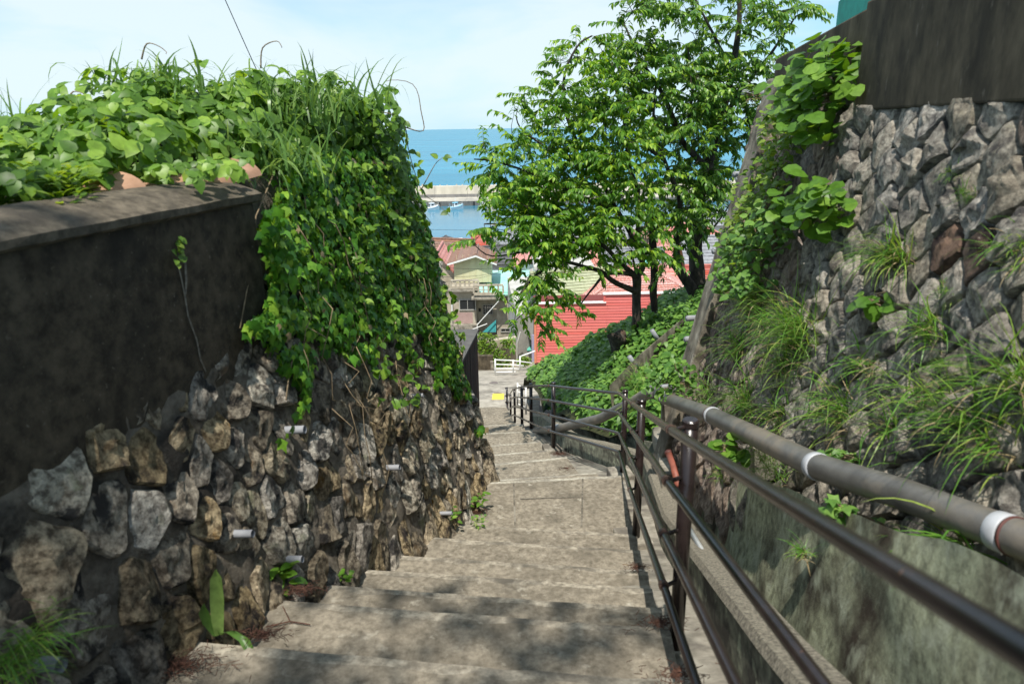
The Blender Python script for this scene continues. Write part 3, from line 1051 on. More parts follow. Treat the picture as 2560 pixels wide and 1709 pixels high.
for pts, w in (([(443, 655), (452, 690), (462, 740), (470, 790), (492, 850), (500, 895), (514, 928)], 0.006), ([(463, 655), (466, 700), (464, 735)], 0.012)):
    P3 = [onC(*q) for q in pts]
    m = MB()
    vs = []
    for k, p in enumerate(P3):
        ww = w * (0.5 + 0.8 * abs(noise.noise(Vector((k * 1.3, w * 100, 0)))))
        vs += [p + Vector((0, -ww, 0)), p + Vector((0.004, 0, 0)), p + Vector((0, ww, 0))]
    fs = []
    for k in range(len(P3) - 1):
        fs += [(3 * k, 3 * k + 1, 3 * k + 4, 3 * k + 3), (3 * k + 1, 3 * k + 2, 3 * k + 5, 3 * k + 4)]
    m.add(vs, fs)
    m.build('crack_filler', flat('pale filler', (0.17, 0.15, 0.12), rough=0.95, var=0.4, scale=60), cwl)

# bank of earth behind the wall that carries the kudzu
RIDGE = [(1.2, (-3.6, 2.6, -0.1)), (2.6, tuple(W(0, 385, 3.3))), (3.0, tuple(W(200, 345, 3.6))), (3.4, tuple(W(345, 250, 4.0))), (3.9, tuple(W(500, 262, 4.3))), (4.3, tuple(W(640, 238, 4.5))), (4.9, tuple(W(760, 240, 4.8))),
         (5.3, tuple(W(870, 238, 5.1))), (5.7, tuple(W(935, 280, 5.5))), (6.0, tuple(W(975, 370, 5.9))), (6.3, tuple(W(990, 450, 6.2)))]
def ridge(u):
    ks = [r[0] for r in RIDGE]
    for a in range(3):
        pass
    return Vector([lerp_tab([(r[0], r[1][a]) for r in RIDGE], u) for a in range(3)])
def front(u):   # line along the back of the wall top
    y = 0.2 + (6.15 - 0.2) * (u - 1.2) / 5.1
    zt = -0.3
    x = (XC(y) - 0.26) if y < 3.42 else (XL(y, -0.3) - 0.02)
    return Vector((x, y, zt))
def bank(u, v):
    """v 0 front, 1 ridge, 1.6 far side"""
    f, r = front(u), ridge(u)
    if v <= 1:
        p = f.lerp(r, v)
        p.z = f.z + (r.z - f.z) * (max(0.0, v) ** 0.62)
        return p
    back = Vector((-0.97, 0.2, 0))
    p = r + back * 1.2 * (v - 1) / 0.6
    p.z = r.z - 0.9 * ((v - 1) / 0.6) ** 1.5
    return p
m = MB()
m.grid(lambda a, b: bank(1.2 + 4.7 * a, 1.6 * b) - Vector((0.1, 0, 0.2)), 50, 20)
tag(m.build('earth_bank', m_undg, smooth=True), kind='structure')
m = MB()
m.grid(lambda a, b: Vector((min(XC(-0.5 + 7 * a) - 0.12, -1.45) - 6 * b, -0.5 + 7 * a, -0.42 - 0.1 * b)), 8, 6)
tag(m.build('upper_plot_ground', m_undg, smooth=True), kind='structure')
tl = thing('terracotta_sheet', 'pale terracotta ridge tiles lying behind the coping under vines', 'roof tile', W(520, 420, 3.5))
for (x0, y0, x1, y1, Ya, Yb, hh) in ((372, 486, 655, 438, 3.0, 3.62, 60), (268, 488, 370, 478, 2.85, 3.0, 42)):
    a, b = W(x0, y0, Ya), W(x1, y1, Yb)
    d = (b - a)
    side = Vector((-0.33, 0.1, 0))
    m = MB()
    def fn(u, v):
        t = math.pi * v
        return a + d * u + side * (0.5 - 0.5 * math.cos(t)) + Vector((0, 0, 0.085 * math.sin(t) - 0.05 * (1 - u)))
    m.grid(fn, 8, 10)
    m.build('tile', m_terra, tl, smooth=True)

# ------------------------------------------------------------------ right stone wall
rw = thing('retaining_wall', 'leaning retaining wall of diagonal grey quarry stones at right', 'stone wall', (1.6, 3.5, -1.5))
m = MB()
def fn(u, v):
    y = -0.3 + 6.75 * u
    z0 = (ZP(y) + 0.45) if y < 5.35 else -3.3
    z = z0 + (0.30 - z0) * v
    return Vector((XR(y, z) + 0.035 + 0.02 * noise.fractal(Vector((y * 5, z * 5, 6)), 1, 2, 3) + (0.02 if y > 4.2 else 0), y, z))
m.grid(fn, 90, 44)
m.build('backing', m_kenm, rw, smooth=True)
A = 0.25
seeds = []
for j in range(-36, 14):
    for i in range(-2, 34):
        u = i * A + (A / 2 if j % 2 else 0)
        v = j * A / 2
        u += random.uniform(-.035, .035)
        v += random.uniform(-.03, .03)
        if u < 0.85 or u > 6.4: continue
        zb = (ZP(u) + 0.5) if u < 5.35 else -3.2
        top = 0.1 if u < 4.2 else 0.34
        if v < zb - 0.1 or v > top: continue
        seeds.append((u, v))
to3R = lambda u, v: Vector((XR(u, v), u, v))
cells = voronoi(seeds, 0.24, (0.5, 6.5, -4, 0.36))
def shown(c):
    P = np.array(to3R(*seeds[c[0]]))
    px, py = proj(P)
    return -(1.0 if 0 < px < 2600 and 0 < py < 1709 else 0.01) / float(P @ Fv) ** 2
cells.sort(key=shown)
rest_of_wall = MB()
def to_rust(k):
    x, y = proj(to3R(*seeds[k]))
    return math.hypot(x - 2440, y - 640)
rust = sorted(range(len(seeds)), key=to_rust)[:2]
for ci, (i, poly) in enumerate(cells):
    u, v = seeds[i]
    if u < 4.2: poly = [(a, min(b, 0.085)) for a, b in poly]
    far = u > 4.25
    area = 0.5 * abs(sum(poly[a][0] * poly[(a + 1) % len(poly)][1] - poly[(a + 1) % len(poly)][0] * poly[a][1] for a in range(len(poly))))
    if area < 0.006: continue
    hgt = random.uniform(0.03, 0.05) if far else random.uniform(0.05, 0.1)
    pls = []
    for q in range(4):
        an = math.pi / 4 + q * math.pi / 2 + random.uniform(-.35, .35)
        sl_ = random.uniform(0.35, 1.0)
        pls.append((sl_ * math.cos(an), sl_ * math.sin(an), random.uniform(0.8, 1.15) + (0.2 if q < 2 else -0.1)))
    vs, fs = stone_mesh(poly, to3R, NR, hgt, 0.975, i * 1.7, n=28, rings=(1.0, 0.97, 0.9, 0.78, 0.62, 0.45, 0.28, 0.12), prof=(-0.35, 0.2, 0.5, 0.9, 1.2, 1.3, 1.3, 1.3),
                        lat_k=0.035, rough=0.7 if far else 0.30, roundness=0.0, peak=(random.uniform(-.02, .03), random.uniform(0, .04)), tilt=(0, 0), planes=pls)
    px, py = proj(to3R(u, v))
    mt = m_kenp if far else m_ken
    if i in rust: mt = m_kenb
    if ci < 300:
        o = MB().add(vs, fs).build('stone', mt, rw, smooth=True, loc=to3R(u, v))
        o.data.set_sharp_from_angle(angle=math.radians(24))
    else: rest_of_wall.add(vs, fs)
o = rest_of_wall.build('stonework', m_kenp, rw, smooth=True)
o['kind'] = 'stuff'
# pilaster at the far end of the wall
def pil(y0, y1, proud, z0, z1, depth=0.5):
    P = []
    for z in (z0, z1):
        yo = -0.2 * (z - z0) / (z1 - z0)
        for y, dx in ((y0, -proud), (y1, -proud), (y1, depth), (y0, depth)):
            P.append(Vector((XR(y, z) + dx, y + yo, z)))
    return MB().hexa(P)
pil(6.02, 6.42, 0.10, -3.35, 0.36).build('pilaster', m_butt, rw, bevel=0.02)
pil(6.42, 6.72, 0.02, -3.5, 0.28).build('end_slab', m_butt, rw, bevel=0.015)
for (px, py, Y, ln) in ((1858, 232, 6.75, .2), (1842, 449, 6.75, .22), (1846, 462, 6.6, .2), (1782, 628, 6.75, .2), (1790, 660, 6.55, .22), (1716, 796, 6.75, .2), (1712, 848, 6.55, .22), (1652, 968, 6.6, .18), (1834, 436, 6.95, .1)):
    b = W(px, py, Y)
    d = Vector((-0.93, -0.22, 0.02)).normalized()
    a = b - d * 0.35
    r_ = 0.03
    m = MB().tube([a, b], r_, 14, caps=False)
    m.tube([b, b - d * 0.1], r_ * 0.85, 14)
    m.build('weep_pipe', m_pvc, rw, smooth=True)

ucw = thing('upper_concrete_wall', 'dark streaked concrete wall standing on top of the right stone wall', 'wall', (1.9, 3.5, 0.3))
XU = lambda y: 1.615 + 0.092 * y
m = MB()
m.hexa([(XU(-.5), -.5, 0.06), (XU(-.5) + .35, -.5, 0.06), (XU(4.16) + .35, 4.16, 0.06), (XU(4.16), 4.16, 0.06),
        (XU(-.5), -.5, 0.66), (XU(-.5) + .35, -.5, 0.66), (XU(4.16) + .35, 4.16, 0.635), (XU(4.16), 4.16, 0.635)])
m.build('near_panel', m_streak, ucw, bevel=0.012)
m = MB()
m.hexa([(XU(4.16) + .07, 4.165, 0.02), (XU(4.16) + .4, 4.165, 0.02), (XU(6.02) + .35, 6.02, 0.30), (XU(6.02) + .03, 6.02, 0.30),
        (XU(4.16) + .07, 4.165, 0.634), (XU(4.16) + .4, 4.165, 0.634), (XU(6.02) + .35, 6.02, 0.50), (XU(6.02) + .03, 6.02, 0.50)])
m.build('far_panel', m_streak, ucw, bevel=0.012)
net = thing('net_fence', 'teal green net sheet fence above the upper concrete wall', 'fence', (2.2, 4.6, 0.65))
m = MB()
m.hexa([(XU(1) + .12, 1.0, 0.62), (XU(1) + .13, 1.0, 0.62), (XU(4.95) + .13, 4.95, 0.60), (XU(4.95) + .12, 4.95, 0.60),
        (XU(1) + .12, 1.0, 1.5), (XU(1) + .13, 1.0, 1.5), (XU(4.95) + .13, 4.95, 0.755), (XU(4.95) + .12, 4.95, 0.755)])
m.build('sheet', m_teal, net)
for y in (2.6, 3.8, 4.5):
    MB().tube([(XU(y) + .15, y, 0.6), (XU(y) + .15, y, 0.95 + (4.9 - y) * .2)], 0.014, 8).build('post', m_pvc, net)

# the hillside behind the handrail
m = MB()
def slope_pt(u, v):
    y = 5.6 + 16.8 * u
    x0 = XP(y) + 0.5
    x = x0 + (6.5) * v
    return Vector((x, y, slope_z(x, y)))
ANCH = [(1600, 1075, 7.4), (1485, 1066, 9.3), (1405, 1048, 11), (1345, 1020, 13.5), (1318, 985, 16.5), (1295, 962, 19.5), (1660, 985, 8.2), (1565, 965, 10), (1485, 945, 11.5), (1420, 935, 14), (1372, 925, 17), (1690, 868, 10.6),
        (1545, 893, 11.4), (1592, 818, 11.6), (1636, 842, 12.2), (1480, 868, 14.5), (1405, 900, 17.5), (1345, 925, 21), (1745, 752, 13), (1715, 745, 14.5), (1660, 775, 15.5), (1760, 900, 9.0), (1860, 700, 13.5), (1560, 845, 14.0), (1640, 830, 17), (1500, 890, 18), (1430, 960, 22)]
_A = np.array([tuple(W(*q)) for q in ANCH] + [(XP(y) + 0.62, y, ZP(y) + 0.27) for y in (5.6, 6.6, 7.6, 8.6, 10, 12, 14)] + [(2.3, 6.6, -3.1), (2.6, 7.6, -3.2)])
_K = np.linalg.norm(_A[:, None, :2] - _A[None, :, :2], axis=2)
_B = np.concatenate([np.concatenate([_K, np.ones((len(_A), 1)), _A[:, :2]], 1), np.concatenate([np.concatenate([np.ones((1, len(_A))), _A[:, :2].T], 0), np.zeros((3, 3))], 1)], 0)
_Wt = np.linalg.solve(_B, np.concatenate([_A[:, 2], np.zeros(3)]))
def slope_z(x, y):
    r = np.hypot(_A[:, 0] - x, _A[:, 1] - y)
    return float(r @ _Wt[:-3] + _Wt[-3] + _Wt[-2] * x + _Wt[-1] * y) + 0.04 * noise.noise(Vector((x * 1.3, y * 1.3, 5)))
m.grid(slope_pt, 56, 34)
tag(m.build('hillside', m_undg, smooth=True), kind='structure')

# path beyond the stairs
m = MB()
def fn(u, v):
    y = 18.5 + 26 * v
    x0, x1 = -2.4 - 0.05 * (y - 18), 0.75 + 0.04 * (y - 18)
    x = x0 + (x1 - x0) * u
    return Vector((x, y, ZPATH(y) + 0.02 * noise.noise(Vector((x, y, 0))) + 0.10 * max(0, x)))
m.grid(fn, 10, 40)
m_path = M('path concrete', (0.24, 0.215, 0.175), (0.45, 0.41, 0.34), scale=3, rough=0.95, bump=0.3, bscale=40, c3=(0.16, 0.145, 0.12), c3scale=0.9)
tag(m.build('path', m_path, smooth=True), kind='structure')
#__PART3__
# ------------------------------------------------------------------ handrail
POSTS = [((1727, 1047), (1690, 1586), 2.46), ((1605, 997), (1593, 1342), 4.73), ((1563.5, 974), (1562, 1180), 7.07), ((1383.7, 955), (1383.7, 1119), 9.35), ((1327, 958), (1328, 1064), 11.76),
         ((1304, 970), (1306, 1060), 13.4), ((1286, 972), (1288, 1050), 16.4), ((1276, 986), (1278, 1060), 18.9), ((1267, 968), (1267, 1042), 19.7)]
RAILS = [[(2560, 1628, .51), (1677, 1074, 2.42), (1582, 1010, 4.68), (1548, 983, 7.0), (1373, 963.6, 9.3), (1322, 965, 11.7), (1303, 967, 13.35), (1283, 972.5, 16.35), (1272, 988, 18.85), (1264, 970, 19.7)],
         [(2026, 1672, 1.11), (1667, 1201.5, 2.42), (1582, 1079, 4.68), (1547, 1032, 7.0), (1372, 1000, 9.3), (1322, 994, 11.7), (1303, 993, 13.35), (1283, 992.6, 16.35), (1272, 1006, 18.85), (1264, 989, 19.7)],
         [(1840, 1709, 1.37), (1659.5, 1334, 2.42), (1578, 1148, 4.68), (1547, 1082, 7.0), (1373, 1037, 9.3), (1322, 1025, 11.7), (1303, 1019, 13.35), (1283, 1015, 16.35), (1272, 1024, 18.85), (1264, 1005, 19.7)],
         [(1741, 1709, 1.8), (1659, 1463, 2.42), (1575, 1224, 4.68), (1548, 1129, 7.0), (1373, 1076, 9.3), (1322, 1054, 11.7), (1303, 1045, 13.35), (1283, 1036, 16.35), (1272, 1043, 18.85), (1264, 1023, 19.7)]]
hr = thing('handrail', 'dark brown four rail steel handrail beside the concrete stairs', 'handrail', W(1690, 1584, 2.46))
near_off = Vector((-0.27, -2.3, 0.98))
posts = []
for i, (t, b, Y) in enumerate(POSTS):
    pt, pb = W(*t, Y), W(*b, Y)
    pb = Vector((pt.x, pt.y, pb.z - 0.06))
    posts.append((pt, pb))
pt, pb = posts[0]
posts.insert(0, (pt + near_off, pb + near_off))
for i, (pt, pb) in enumerate(posts):
    r_ = 0.031
    po = MB().tube([pb, pt - Vector((0, 0, 0.012))], r_, 18).build('post', m_rail, hr, smooth=True)
    po.data.polygons.foreach_set('use_smooth', [len(p.vertices) == 4 for p in po.data.polygons])
    MB().tube([pt - Vector((0, 0, 0.03)), pt - Vector((0, 0, 0.006)), pt], [r_ + 0.0025, r_ + 0.0025, r_ - 0.004], 18).build('post_cap', m_rail, po, smooth=False)
    if i in (2, 3, 4):
        fz = pb.z + 0.06
        MB().box((pb.x - 0.02, pb.y + 0.02, fz - 0.11), (0.26, 0.26, 0.24), 0.15).build('footing', m_conc, hr, bevel=0.015)
for rl in RAILS:
    P3 = [W(*q) for q in rl]
    d = (P3[0] - P3[1]).normalized()
    P3.insert(0, P3[0] + d * (P3[0].y + 1.4))
    # round the bends with short extra points
    pts = [P3[0]]
    for k in range(1, len(P3) - 1):
        a, b, c = P3[k - 1], P3[k], P3[k + 1]
        e = min(0.12, (b - a).length * .3, (c - b).length * .3)
        pts += [b + (a - b).normalized() * e, b + ((a - b).normalized() + (c - b).normalized()) * e * 0.25, b + (c - b).normalized() * e]
    pts.append(P3[-1])
    ro = MB().tube(pts, 0.0175, 14).build('rail', m_rail, hr, smooth=True)
    for k in range(2, len(P3)):
        p = P3[k]
        post = posts[k - 1] if k - 1 < len(posts) else posts[-1]
        tv = (P3[k] - P3[k - 1]).normalized()
        m = MB().tube([p - tv * 0.012, p + tv * 0.012], 0.0215, 12)
        m.build('bracket', m_rust, ro)
        q = Vector((post[0].x, post[0].y, p.z))
        dv = q - p
        if dv.length < 0.5 and dv.length > 0.03:
            MB().tube([p + Vector((0, 0, -.005)), q], 0.009, 8).build('bracket', m_rail, ro)

# ------------------------------------------------------------------ big drain pipe on the ledge
NK = 0.925
dp = thing('drain_pipe', 'long grey plastic drain pipe with pale sockets below the right wall', 'drain pipe', W(2042, 1165, 2.85))
pp = [W(2541, 1343, 1.85 * NK), W(2267, 1238, 2.28 * NK), W(2042, 1165, 2.85 * NK), W(1782, 1039, 4.54 * NK), W(1664, 995, 6.4 * NK)]
pp.insert(0, pp[0] + (pp[0] - pp[2]) * 1.1)
body = pp + [W(1646, 984, 6.75 * NK)]
MB().tube(body, 0.0565, 28).build('pipe_run', m_pipe, dp, smooth=True)
def ring(c, d, r_, w, mat, name):
    m = MB().tube([c - d * w, c - d * w * .8, c + d * w * .8, c + d * w], [r_ - .004, r_, r_, r_ - .004], 28, caps=True)
    m.build(name, mat, dp, smooth=True)
for (px, py, Y) in ((2042, 1165, 2.85), (1782, 1039, 4.54), (1664, 995, 6.4), (2492, 1327, 1.93)):
    c = W(px, py, Y * NK) if px < 2400 else pp[1].lerp(pp[2], .10)
    i = min(range(len(body)), key=lambda k: (body[k] - c).length)
    d = (body[max(0, i - 1)] - body[min(len(body) - 1, i + 1)]).normalized()
    ring(c, d, 0.0605, 0.024, m_ring, 'socket')
    if py != 1165: ring(c - d * (0.033 if Y > 3 else -0.034), d, 0.0597, 0.004, m_redring, 'seal')
for (x0, y0, Y) in ((1668, 1003, 6.3), (1905, 1105, 3.6)):
    c = W(x0, y0, Y)
    MB().box((c.x + 0.03, c.y, c.z - 0.13), (0.16, 0.06, 0.2)).build('pipe_support', m_conc, dp)
lp = thing('hillside_pipe', 'grey drain pipe crossing the green slope from the pipe elbow', 'drain pipe', W(1500, 1005, 8.4))
MB().tube([W(1646, 984, 6.75 * NK), W(1628, 979, 7.0 * .94), W(1590, 1000, 7.6), W(1500, 1046, 8.4), W(1390, 1072, 9.9), W(1340, 1076, 11.5)], 0.064, 20).build('pipe_run', m_pipe, lp, smooth=True)
for (px, py, Y, d) in ((1629, 979, 6.98, Vector((0.8, -.5, .2))), (1395, 1071, 9.8, Vector((.6, -.8, .1)))):
    d.normalize()
    c = W(px, py, Y)
    MB().tube([c - d * .03, c + d * .03], 0.07, 20).build('socket', m_ring, lp, smooth=True)

# concrete kerb running up the slope with drain stubs
sk = thing('slope_kerb', 'diagonal concrete kerb climbing the green slope below the pilaster', 'kerb', W(1560, 920, 10.4))
a, b, c = W(1525, 990, 9.2), W(1600, 910, 10.0), W(1698, 826, 10.9)
m = MB()
for p, q in ((a, b), (b, c)):
    wv, up = Vector((0.16, 0.22, 0)), Vector((-0.02, 0, 0.16))
    dn = Vector((0.06, 0, -0.4))
    m.hexa([p + dn, q + dn, q + wv + dn, p + wv + dn, p + up, q + up, q + wv + up, p + wv + up])
m.build('kerb_body', m_butt, sk, bevel=0.02)
for px, py, Y in ((1636, 842, 10.5), (1580, 908, 9.9)):
    q = W(px, py, Y)
    MB().tube([q + Vector((.1, .05, -.1)), q + Vector((-.05, -.02, .12))], 0.035, 14).build('drain_stub', m_pvc, sk, smooth=True)

# ------------------------------------------------------------------ trees
def poly_limb(pts, r0, r1, parent, name, mat, n=10):
    P3 = [W(*q) for q in pts]
    # smooth by Catmull subdivision, slight wobble
    out = []
    for k in range(len(P3) - 1):
        p0, p1, p2, p3 = P3[max(0, k - 1)], P3[k], P3[k + 1], P3[min(len(P3) - 1, k + 2)]
        for s_ in range(4):
            t = s_ / 4
            q = 0.5 * ((2 * p1) + (p2 - p0) * t + (2 * p0 - 5 * p1 + 4 * p2 - p3) * t * t + (3 * p1 - p0 - 3 * p2 + p3) * t ** 3)
            out.append(q + noise.noise_vector(q * 3) * 0.02)
    out.append(P3[-1])
    m_ = len(out)
    rs = [(r0 + (r1 - r0) * (k / (m_ - 1)) ** 0.8) * (1 + 0.12 * noise.noise(out[k] * 5)) for k in range(m_)]
    MB().tube(out, rs, n).build(name, mat, parent, smooth=True)
    return out

def grow(parent, nodes, blobs, nper, leafmat, lsize, kind, nparts, gap=0.0, nleaf=16, spray=0.42, seed=1, keep=None):
    """secondary branches reach from the limbs to points spread through the crown; leaves hang along the twigs"""
    R = random.Random(seed)
    tips = []
    for (px, py, Y, r, dY) in blobs:
        n = max(2, int(nper * (r / 100.0) ** 2))
        for _ in range(n):
            a, q = R.uniform(0, 6.283), math.sqrt(R.random()) * r
            x, y = px + q * math.cos(a), py + q * math.sin(a)
            P = W(x, y, Y + R.uniform(-dY, dY))
            if gap and noise.noise(P * 1.1 + Vector((seed, 0, 0))) < gap: continue
            if keep and not keep(x, y): continue
            tips.append(P)
    nodes = [Vector(p) for p in nodes]
    arr = np.array([tuple(p) for p in nodes])
    dist = [np.min(np.linalg.norm(arr - np.array(p), axis=1)) for p in tips]
    tips = [p for _, p in sorted(zip(dist, tips), key=lambda t: t[0])]
    tw = MB()
    LP, LD, LN, LS = [], [], [], []
    arr = list(map(tuple, nodes))
    for p in tips:
        A_ = np.array(arr)
        d = np.linalg.norm(A_ - np.array(p), axis=1)
        i = int(np.argmin(d))
        a = Vector(arr[i])
        L_ = (p - a).length
        if L_ < 0.05: continue
        mid = a.lerp(p, 0.5) + Vector((R.uniform(-.1, .1), R.uniform(-.1, .1), R.uniform(0.0, .16))) * L_
        rr_ = 0.0045 + 0.0055 * min(2.2, L_)
        tw.tube([a, mid, p], [rr_, rr_ * .75, 0.003], 5, caps=False)
        arr += [tuple(a.lerp(mid, .6)), tuple(mid), tuple(mid.lerp(p, .5)), tuple(p)]
        base = (p - mid).normalized()
        out = Vector((base.x, base.y, base.z * 0.5 + 0.05))
        for sgi in range(2):
            dr = (out + Vector((R.uniform(-.8, .8), R.uniform(-.8, .8), R.uniform(-.45, .5)))).normalized()
            ln = spray * R.uniform(0.6, 1.2)
            st = p if sgi == 0 else mid.lerp(p, .6)
            e = st + dr * ln + Vector((0, 0, -0.10 * ln))
            tw.tube([st, st.lerp(e, .5) + Vector((0, 0, .03)), e], [.0035, .003, .0018], 4, caps=False)
            sd_ = dr.cross(Vector((0, 0, 1)))
            sd_ = sd_.normalized() if sd_.length > .05 else Vector((1, 0, 0))
            for k in range(nleaf):
                t = (k + R.random()) / nleaf
                q = st.lerp(e, t) + Vector((0, 0, .03 * math.sin(3.14 * t)))
                side = sd_ * (1 if k % 2 else -1)
                D = side * R.uniform(.35, .9) + dr * R.uniform(.2, .9) + Vector((0, 0, R.uniform(-1.05, -.15)))
                Nn = Vector((R.uniform(-.5, .5), R.uniform(-.6, .3), 1.0)) + side * 0.3
                LP.append(tuple(q))
                LD.append(tuple(D))
                LN.append(tuple(Nn))
                LS.append(lsize * R.uniform(.65, 1.2))
    o = tw.build('twigs', m_bark, parent, smooth=True)
    o['kind'] = 'stuff'
    foliage(parent, kind, LP, LD, LN, LS, leafmat, nparts)
    return len(LP)

# cherry tree
ct = thing('cherry_tree', 'nearer leafy tree with slim trunk forking low over the red wall', 'tree', W(1590, 805, 11.5))
nodes = []
nodes += poly_limb([(1588, 830, 11.5), (1592, 800, 11.5), (1592, 760, 11.5), (1593, 720, 11.5), (1590, 690, 11.4)], .088, .075, ct, 'trunk', m_bark, 14)
for pts, r0, r1 in (([(1590, 728, 11.45), (1562, 716, 11.3), (1530, 700, 11.1), (1505, 680, 11), (1460, 668, 10.8), (1400, 655, 10.6), (1340, 690, 10.3), (1300, 735, 10.1)], .06, .014),
                    ([(1592, 692, 11.4), (1560, 684, 11.2), (1515, 688, 11), (1480, 722, 10.8), (1450, 765, 10.6)], .05, .01),
                    ([(1590, 692, 11.4), (1606, 660, 11.5), (1590, 610, 11.7), (1545, 530, 11.8), (1490, 430, 11.8), (1430, 330, 11.6), (1408, 210, 11.4), (1440, 120, 11.3), (1480, 90, 11.3)], .06, .012),
                    ([(1585, 688, 11.4), (1548, 655, 11.2), (1505, 612, 11), (1405, 590, 10.7), (1300, 565, 10.5), (1210, 560, 10.4)], .052, .01),
                    ([(1545, 530, 11.8), (1470, 500, 11.3), (1360, 445, 11), (1240, 405, 10.8), (1185, 398, 10.7)], .035, .009),
                    ([(1590, 610, 11.7), (1600, 500, 11.6), (1570, 400, 11.4), (1560, 300, 11.4), (1530, 200, 11.3)], .045, .01),
                    ([(1405, 590, 10.7), (1330, 625, 10.4), (1230, 640, 10.2), (1180, 610, 10.1)], .022, .007),
                    ([(1400, 655, 10.6), (1340, 750, 10.1), (1290, 800, 9.9)], .02, .006),
                    ([(1490, 430, 11.8), (1400, 390, 11.6), (1310, 330, 11.4), (1290, 290, 11.3)], .03, .008)):
    nodes += poly_limb(pts, r0, r1, ct, 'limb', m_bark, 9)
for pts in (([(1592, 692, 11.4), (1600, 668, 11.4), (1612, 645, 11.4)]), ([(1590, 690, 11.4), (1583, 655, 11.4), (1578, 625, 11.35)])):
    poly_limb(pts, .03, .012, ct, 'limb', m_bark, 8)
cb = [(1470, 120, 11.3, 48, .5), (1420, 180, 11.4, 55, .5), (1350, 260, 11.4, 62, .6), (1320, 320, 11.3, 60, .6), (1240, 400, 10.9, 55, .5), (1195, 392, 10.7, 26, .3), (1360, 420, 11.1, 95, .9), (1460, 350, 11.6, 90, .9),
      (1480, 470, 11.4, 110, 1), (1380, 520, 10.9, 95, .8), (1280, 540, 10.6, 70, .6), (1220, 555, 10.4, 38, .4), (1200, 612, 10.2, 30, .4), (1300, 605, 10.4, 65, .5), (1420, 590, 10.8, 85, .7),
      (1385, 670, 10.4, 62, .5), (1320, 725, 10.1, 42, .4), (1268, 765, 10.0, 22, .3), (1330, 775, 10.0, 32, .3), (1400, 745, 10.3, 36, .3), (1440, 780, 10.6, 20, .2), (1335, 690, 10.2, 42, .4), (1300, 815, 9.9, 18, .2), (1370, 825, 10.2, 16, .2), (1420, 800, 10.4, 24, .2), (1555, 560, 11.4, 80, .8), (1560, 440, 11.4, 95, .9),
      (1545, 310, 11.4, 80, .8), (1570, 640, 11.0, 38, .3), (1500, 620, 10.9, 60, .5), (1450, 250, 11.4, 70, .7), (1530, 220, 11.3, 60, .6), (1620, 600, 11.0, 45, .4)]
cb += [(1480, 560, 11.0, 70, .7), (1350, 480, 10.9, 80, .7), (1280, 450, 10.8, 60, .5), (1420, 430, 11.2, 80, .8), (1560, 380, 11.4, 80, .8), (1500, 260, 11.4, 60, .6), (1440, 640, 10.6, 50, .4), (1330, 560, 10.5, 60, .5)]
n1 = grow(ct, nodes, cb, 41, lf_che, 0.105, 'lance', 300, gap=-0.34, nleaf=19, seed=3)
# the larger tree to the right
bt = thing('broadleaf_tree', 'larger dark trunked tree standing behind the pilaster and tall wall', 'tree', W(1745, 745, 13))
nodes = []
nodes += poly_limb([(1752, 790, 13), (1748, 740, 13), (1742, 680, 13), (1738, 600, 13), (1745, 520, 13), (1768, 420, 13), (1800, 300, 13), (1830, 185, 13), (1848, 60, 13), (1850, -40, 13)], .2, .03, bt, 'trunk', m_bark, 16)
for pts, r0, r1 in (([(1745, 745, 12.95), (1715, 700, 12.8), (1680, 655, 12.6), (1640, 630, 12.4), (1590, 640, 12.3), (1550, 660, 12.2)], .13, .02),
                    ([(1700, 680, 12.7), (1690, 600, 12.5), (1700, 500, 12.4), (1660, 400, 12.3), (1635, 300, 12.3), (1640, 200, 12.3)], .07, .015),
                    ([(1768, 420, 13), (1705, 350, 12.7), (1660, 240, 12.5), (1600, 150, 12.4), (1560, 60, 12.4)], .07, .014),
                    ([(1800, 300, 13), (1860, 220, 13), (1930, 130, 13), (1990, 40, 13)], .055, .014),
                    ([(1830, 185, 13), (1785, 90, 12.8), (1740, 0, 12.7)], .04, .012),
                    ([(1660, 400, 12.3), (1590, 340, 12.1), (1540, 230, 12), (1530, 160, 12)], .04, .01),
                    ([(1742, 600, 13), (1790, 560, 12.9), (1830, 500, 12.8)], .03, .008),
                    ([(1705, 350, 12.7), (1730, 250, 12.5), (1720, 120, 12.5)], .04, .01)):
    nodes += poly_limb(pts, r0, r1, bt, 'limb', m_bark, 9)
bb = [(1620, 40, 12.4, 80, .8), (1700, 110, 12.5, 90, 1), (1800, 50, 12.8, 90, 1), (1880, 90, 13, 80, .8), (1960, 30, 13, 60, .6), (2010, 20, 13, 35, .4), (1690, 240, 12.5, 100, 1), (1800, 220, 12.9, 85, .8), (1860, 170, 13, 60, .6),
      (1640, 360, 12.3, 95, 1), (1750, 370, 12.8, 95, 1), (1820, 340, 12.9, 60, .6), (1790, 470, 12.8, 60, .6), (1690, 480, 12.4, 80, .8), (1600, 240, 12.3, 90, .8), (1540, 150, 12.1, 55, .5), (1650, 560, 12.3, 50, .5),
      (1780, 560, 12.8, 45, .4), (1740, 540, 12.6, 40, .4), (1580, 130, 12.3, 55, .5), (1730, 0, 12.6, 70, .7), (1830, 420, 12.8, 40, .4), (1860, 270, 13, 50, .5), (1640, 650, 12.2, 34, .3), (1700, 610, 12.3, 30, .3)]
bb += [(1900, 140, 13, 70, .7), (1830, 120, 12.9, 80, .8), (1760, 180, 12.7, 80, .8), (1820, 280, 12.9, 70, .7), (1780, 400, 12.9, 60, .6), (1740, 460, 12.7, 70, .7), (1700, 560, 12.4, 60, .6), (1590, 20, 12.4, 60, .6), (1560, 100, 12.2, 50, .5), (1950, 60, 13, 60, .6), (1650, 140, 12.4, 70, .7), (1720, 330, 12.6, 80, .8)]
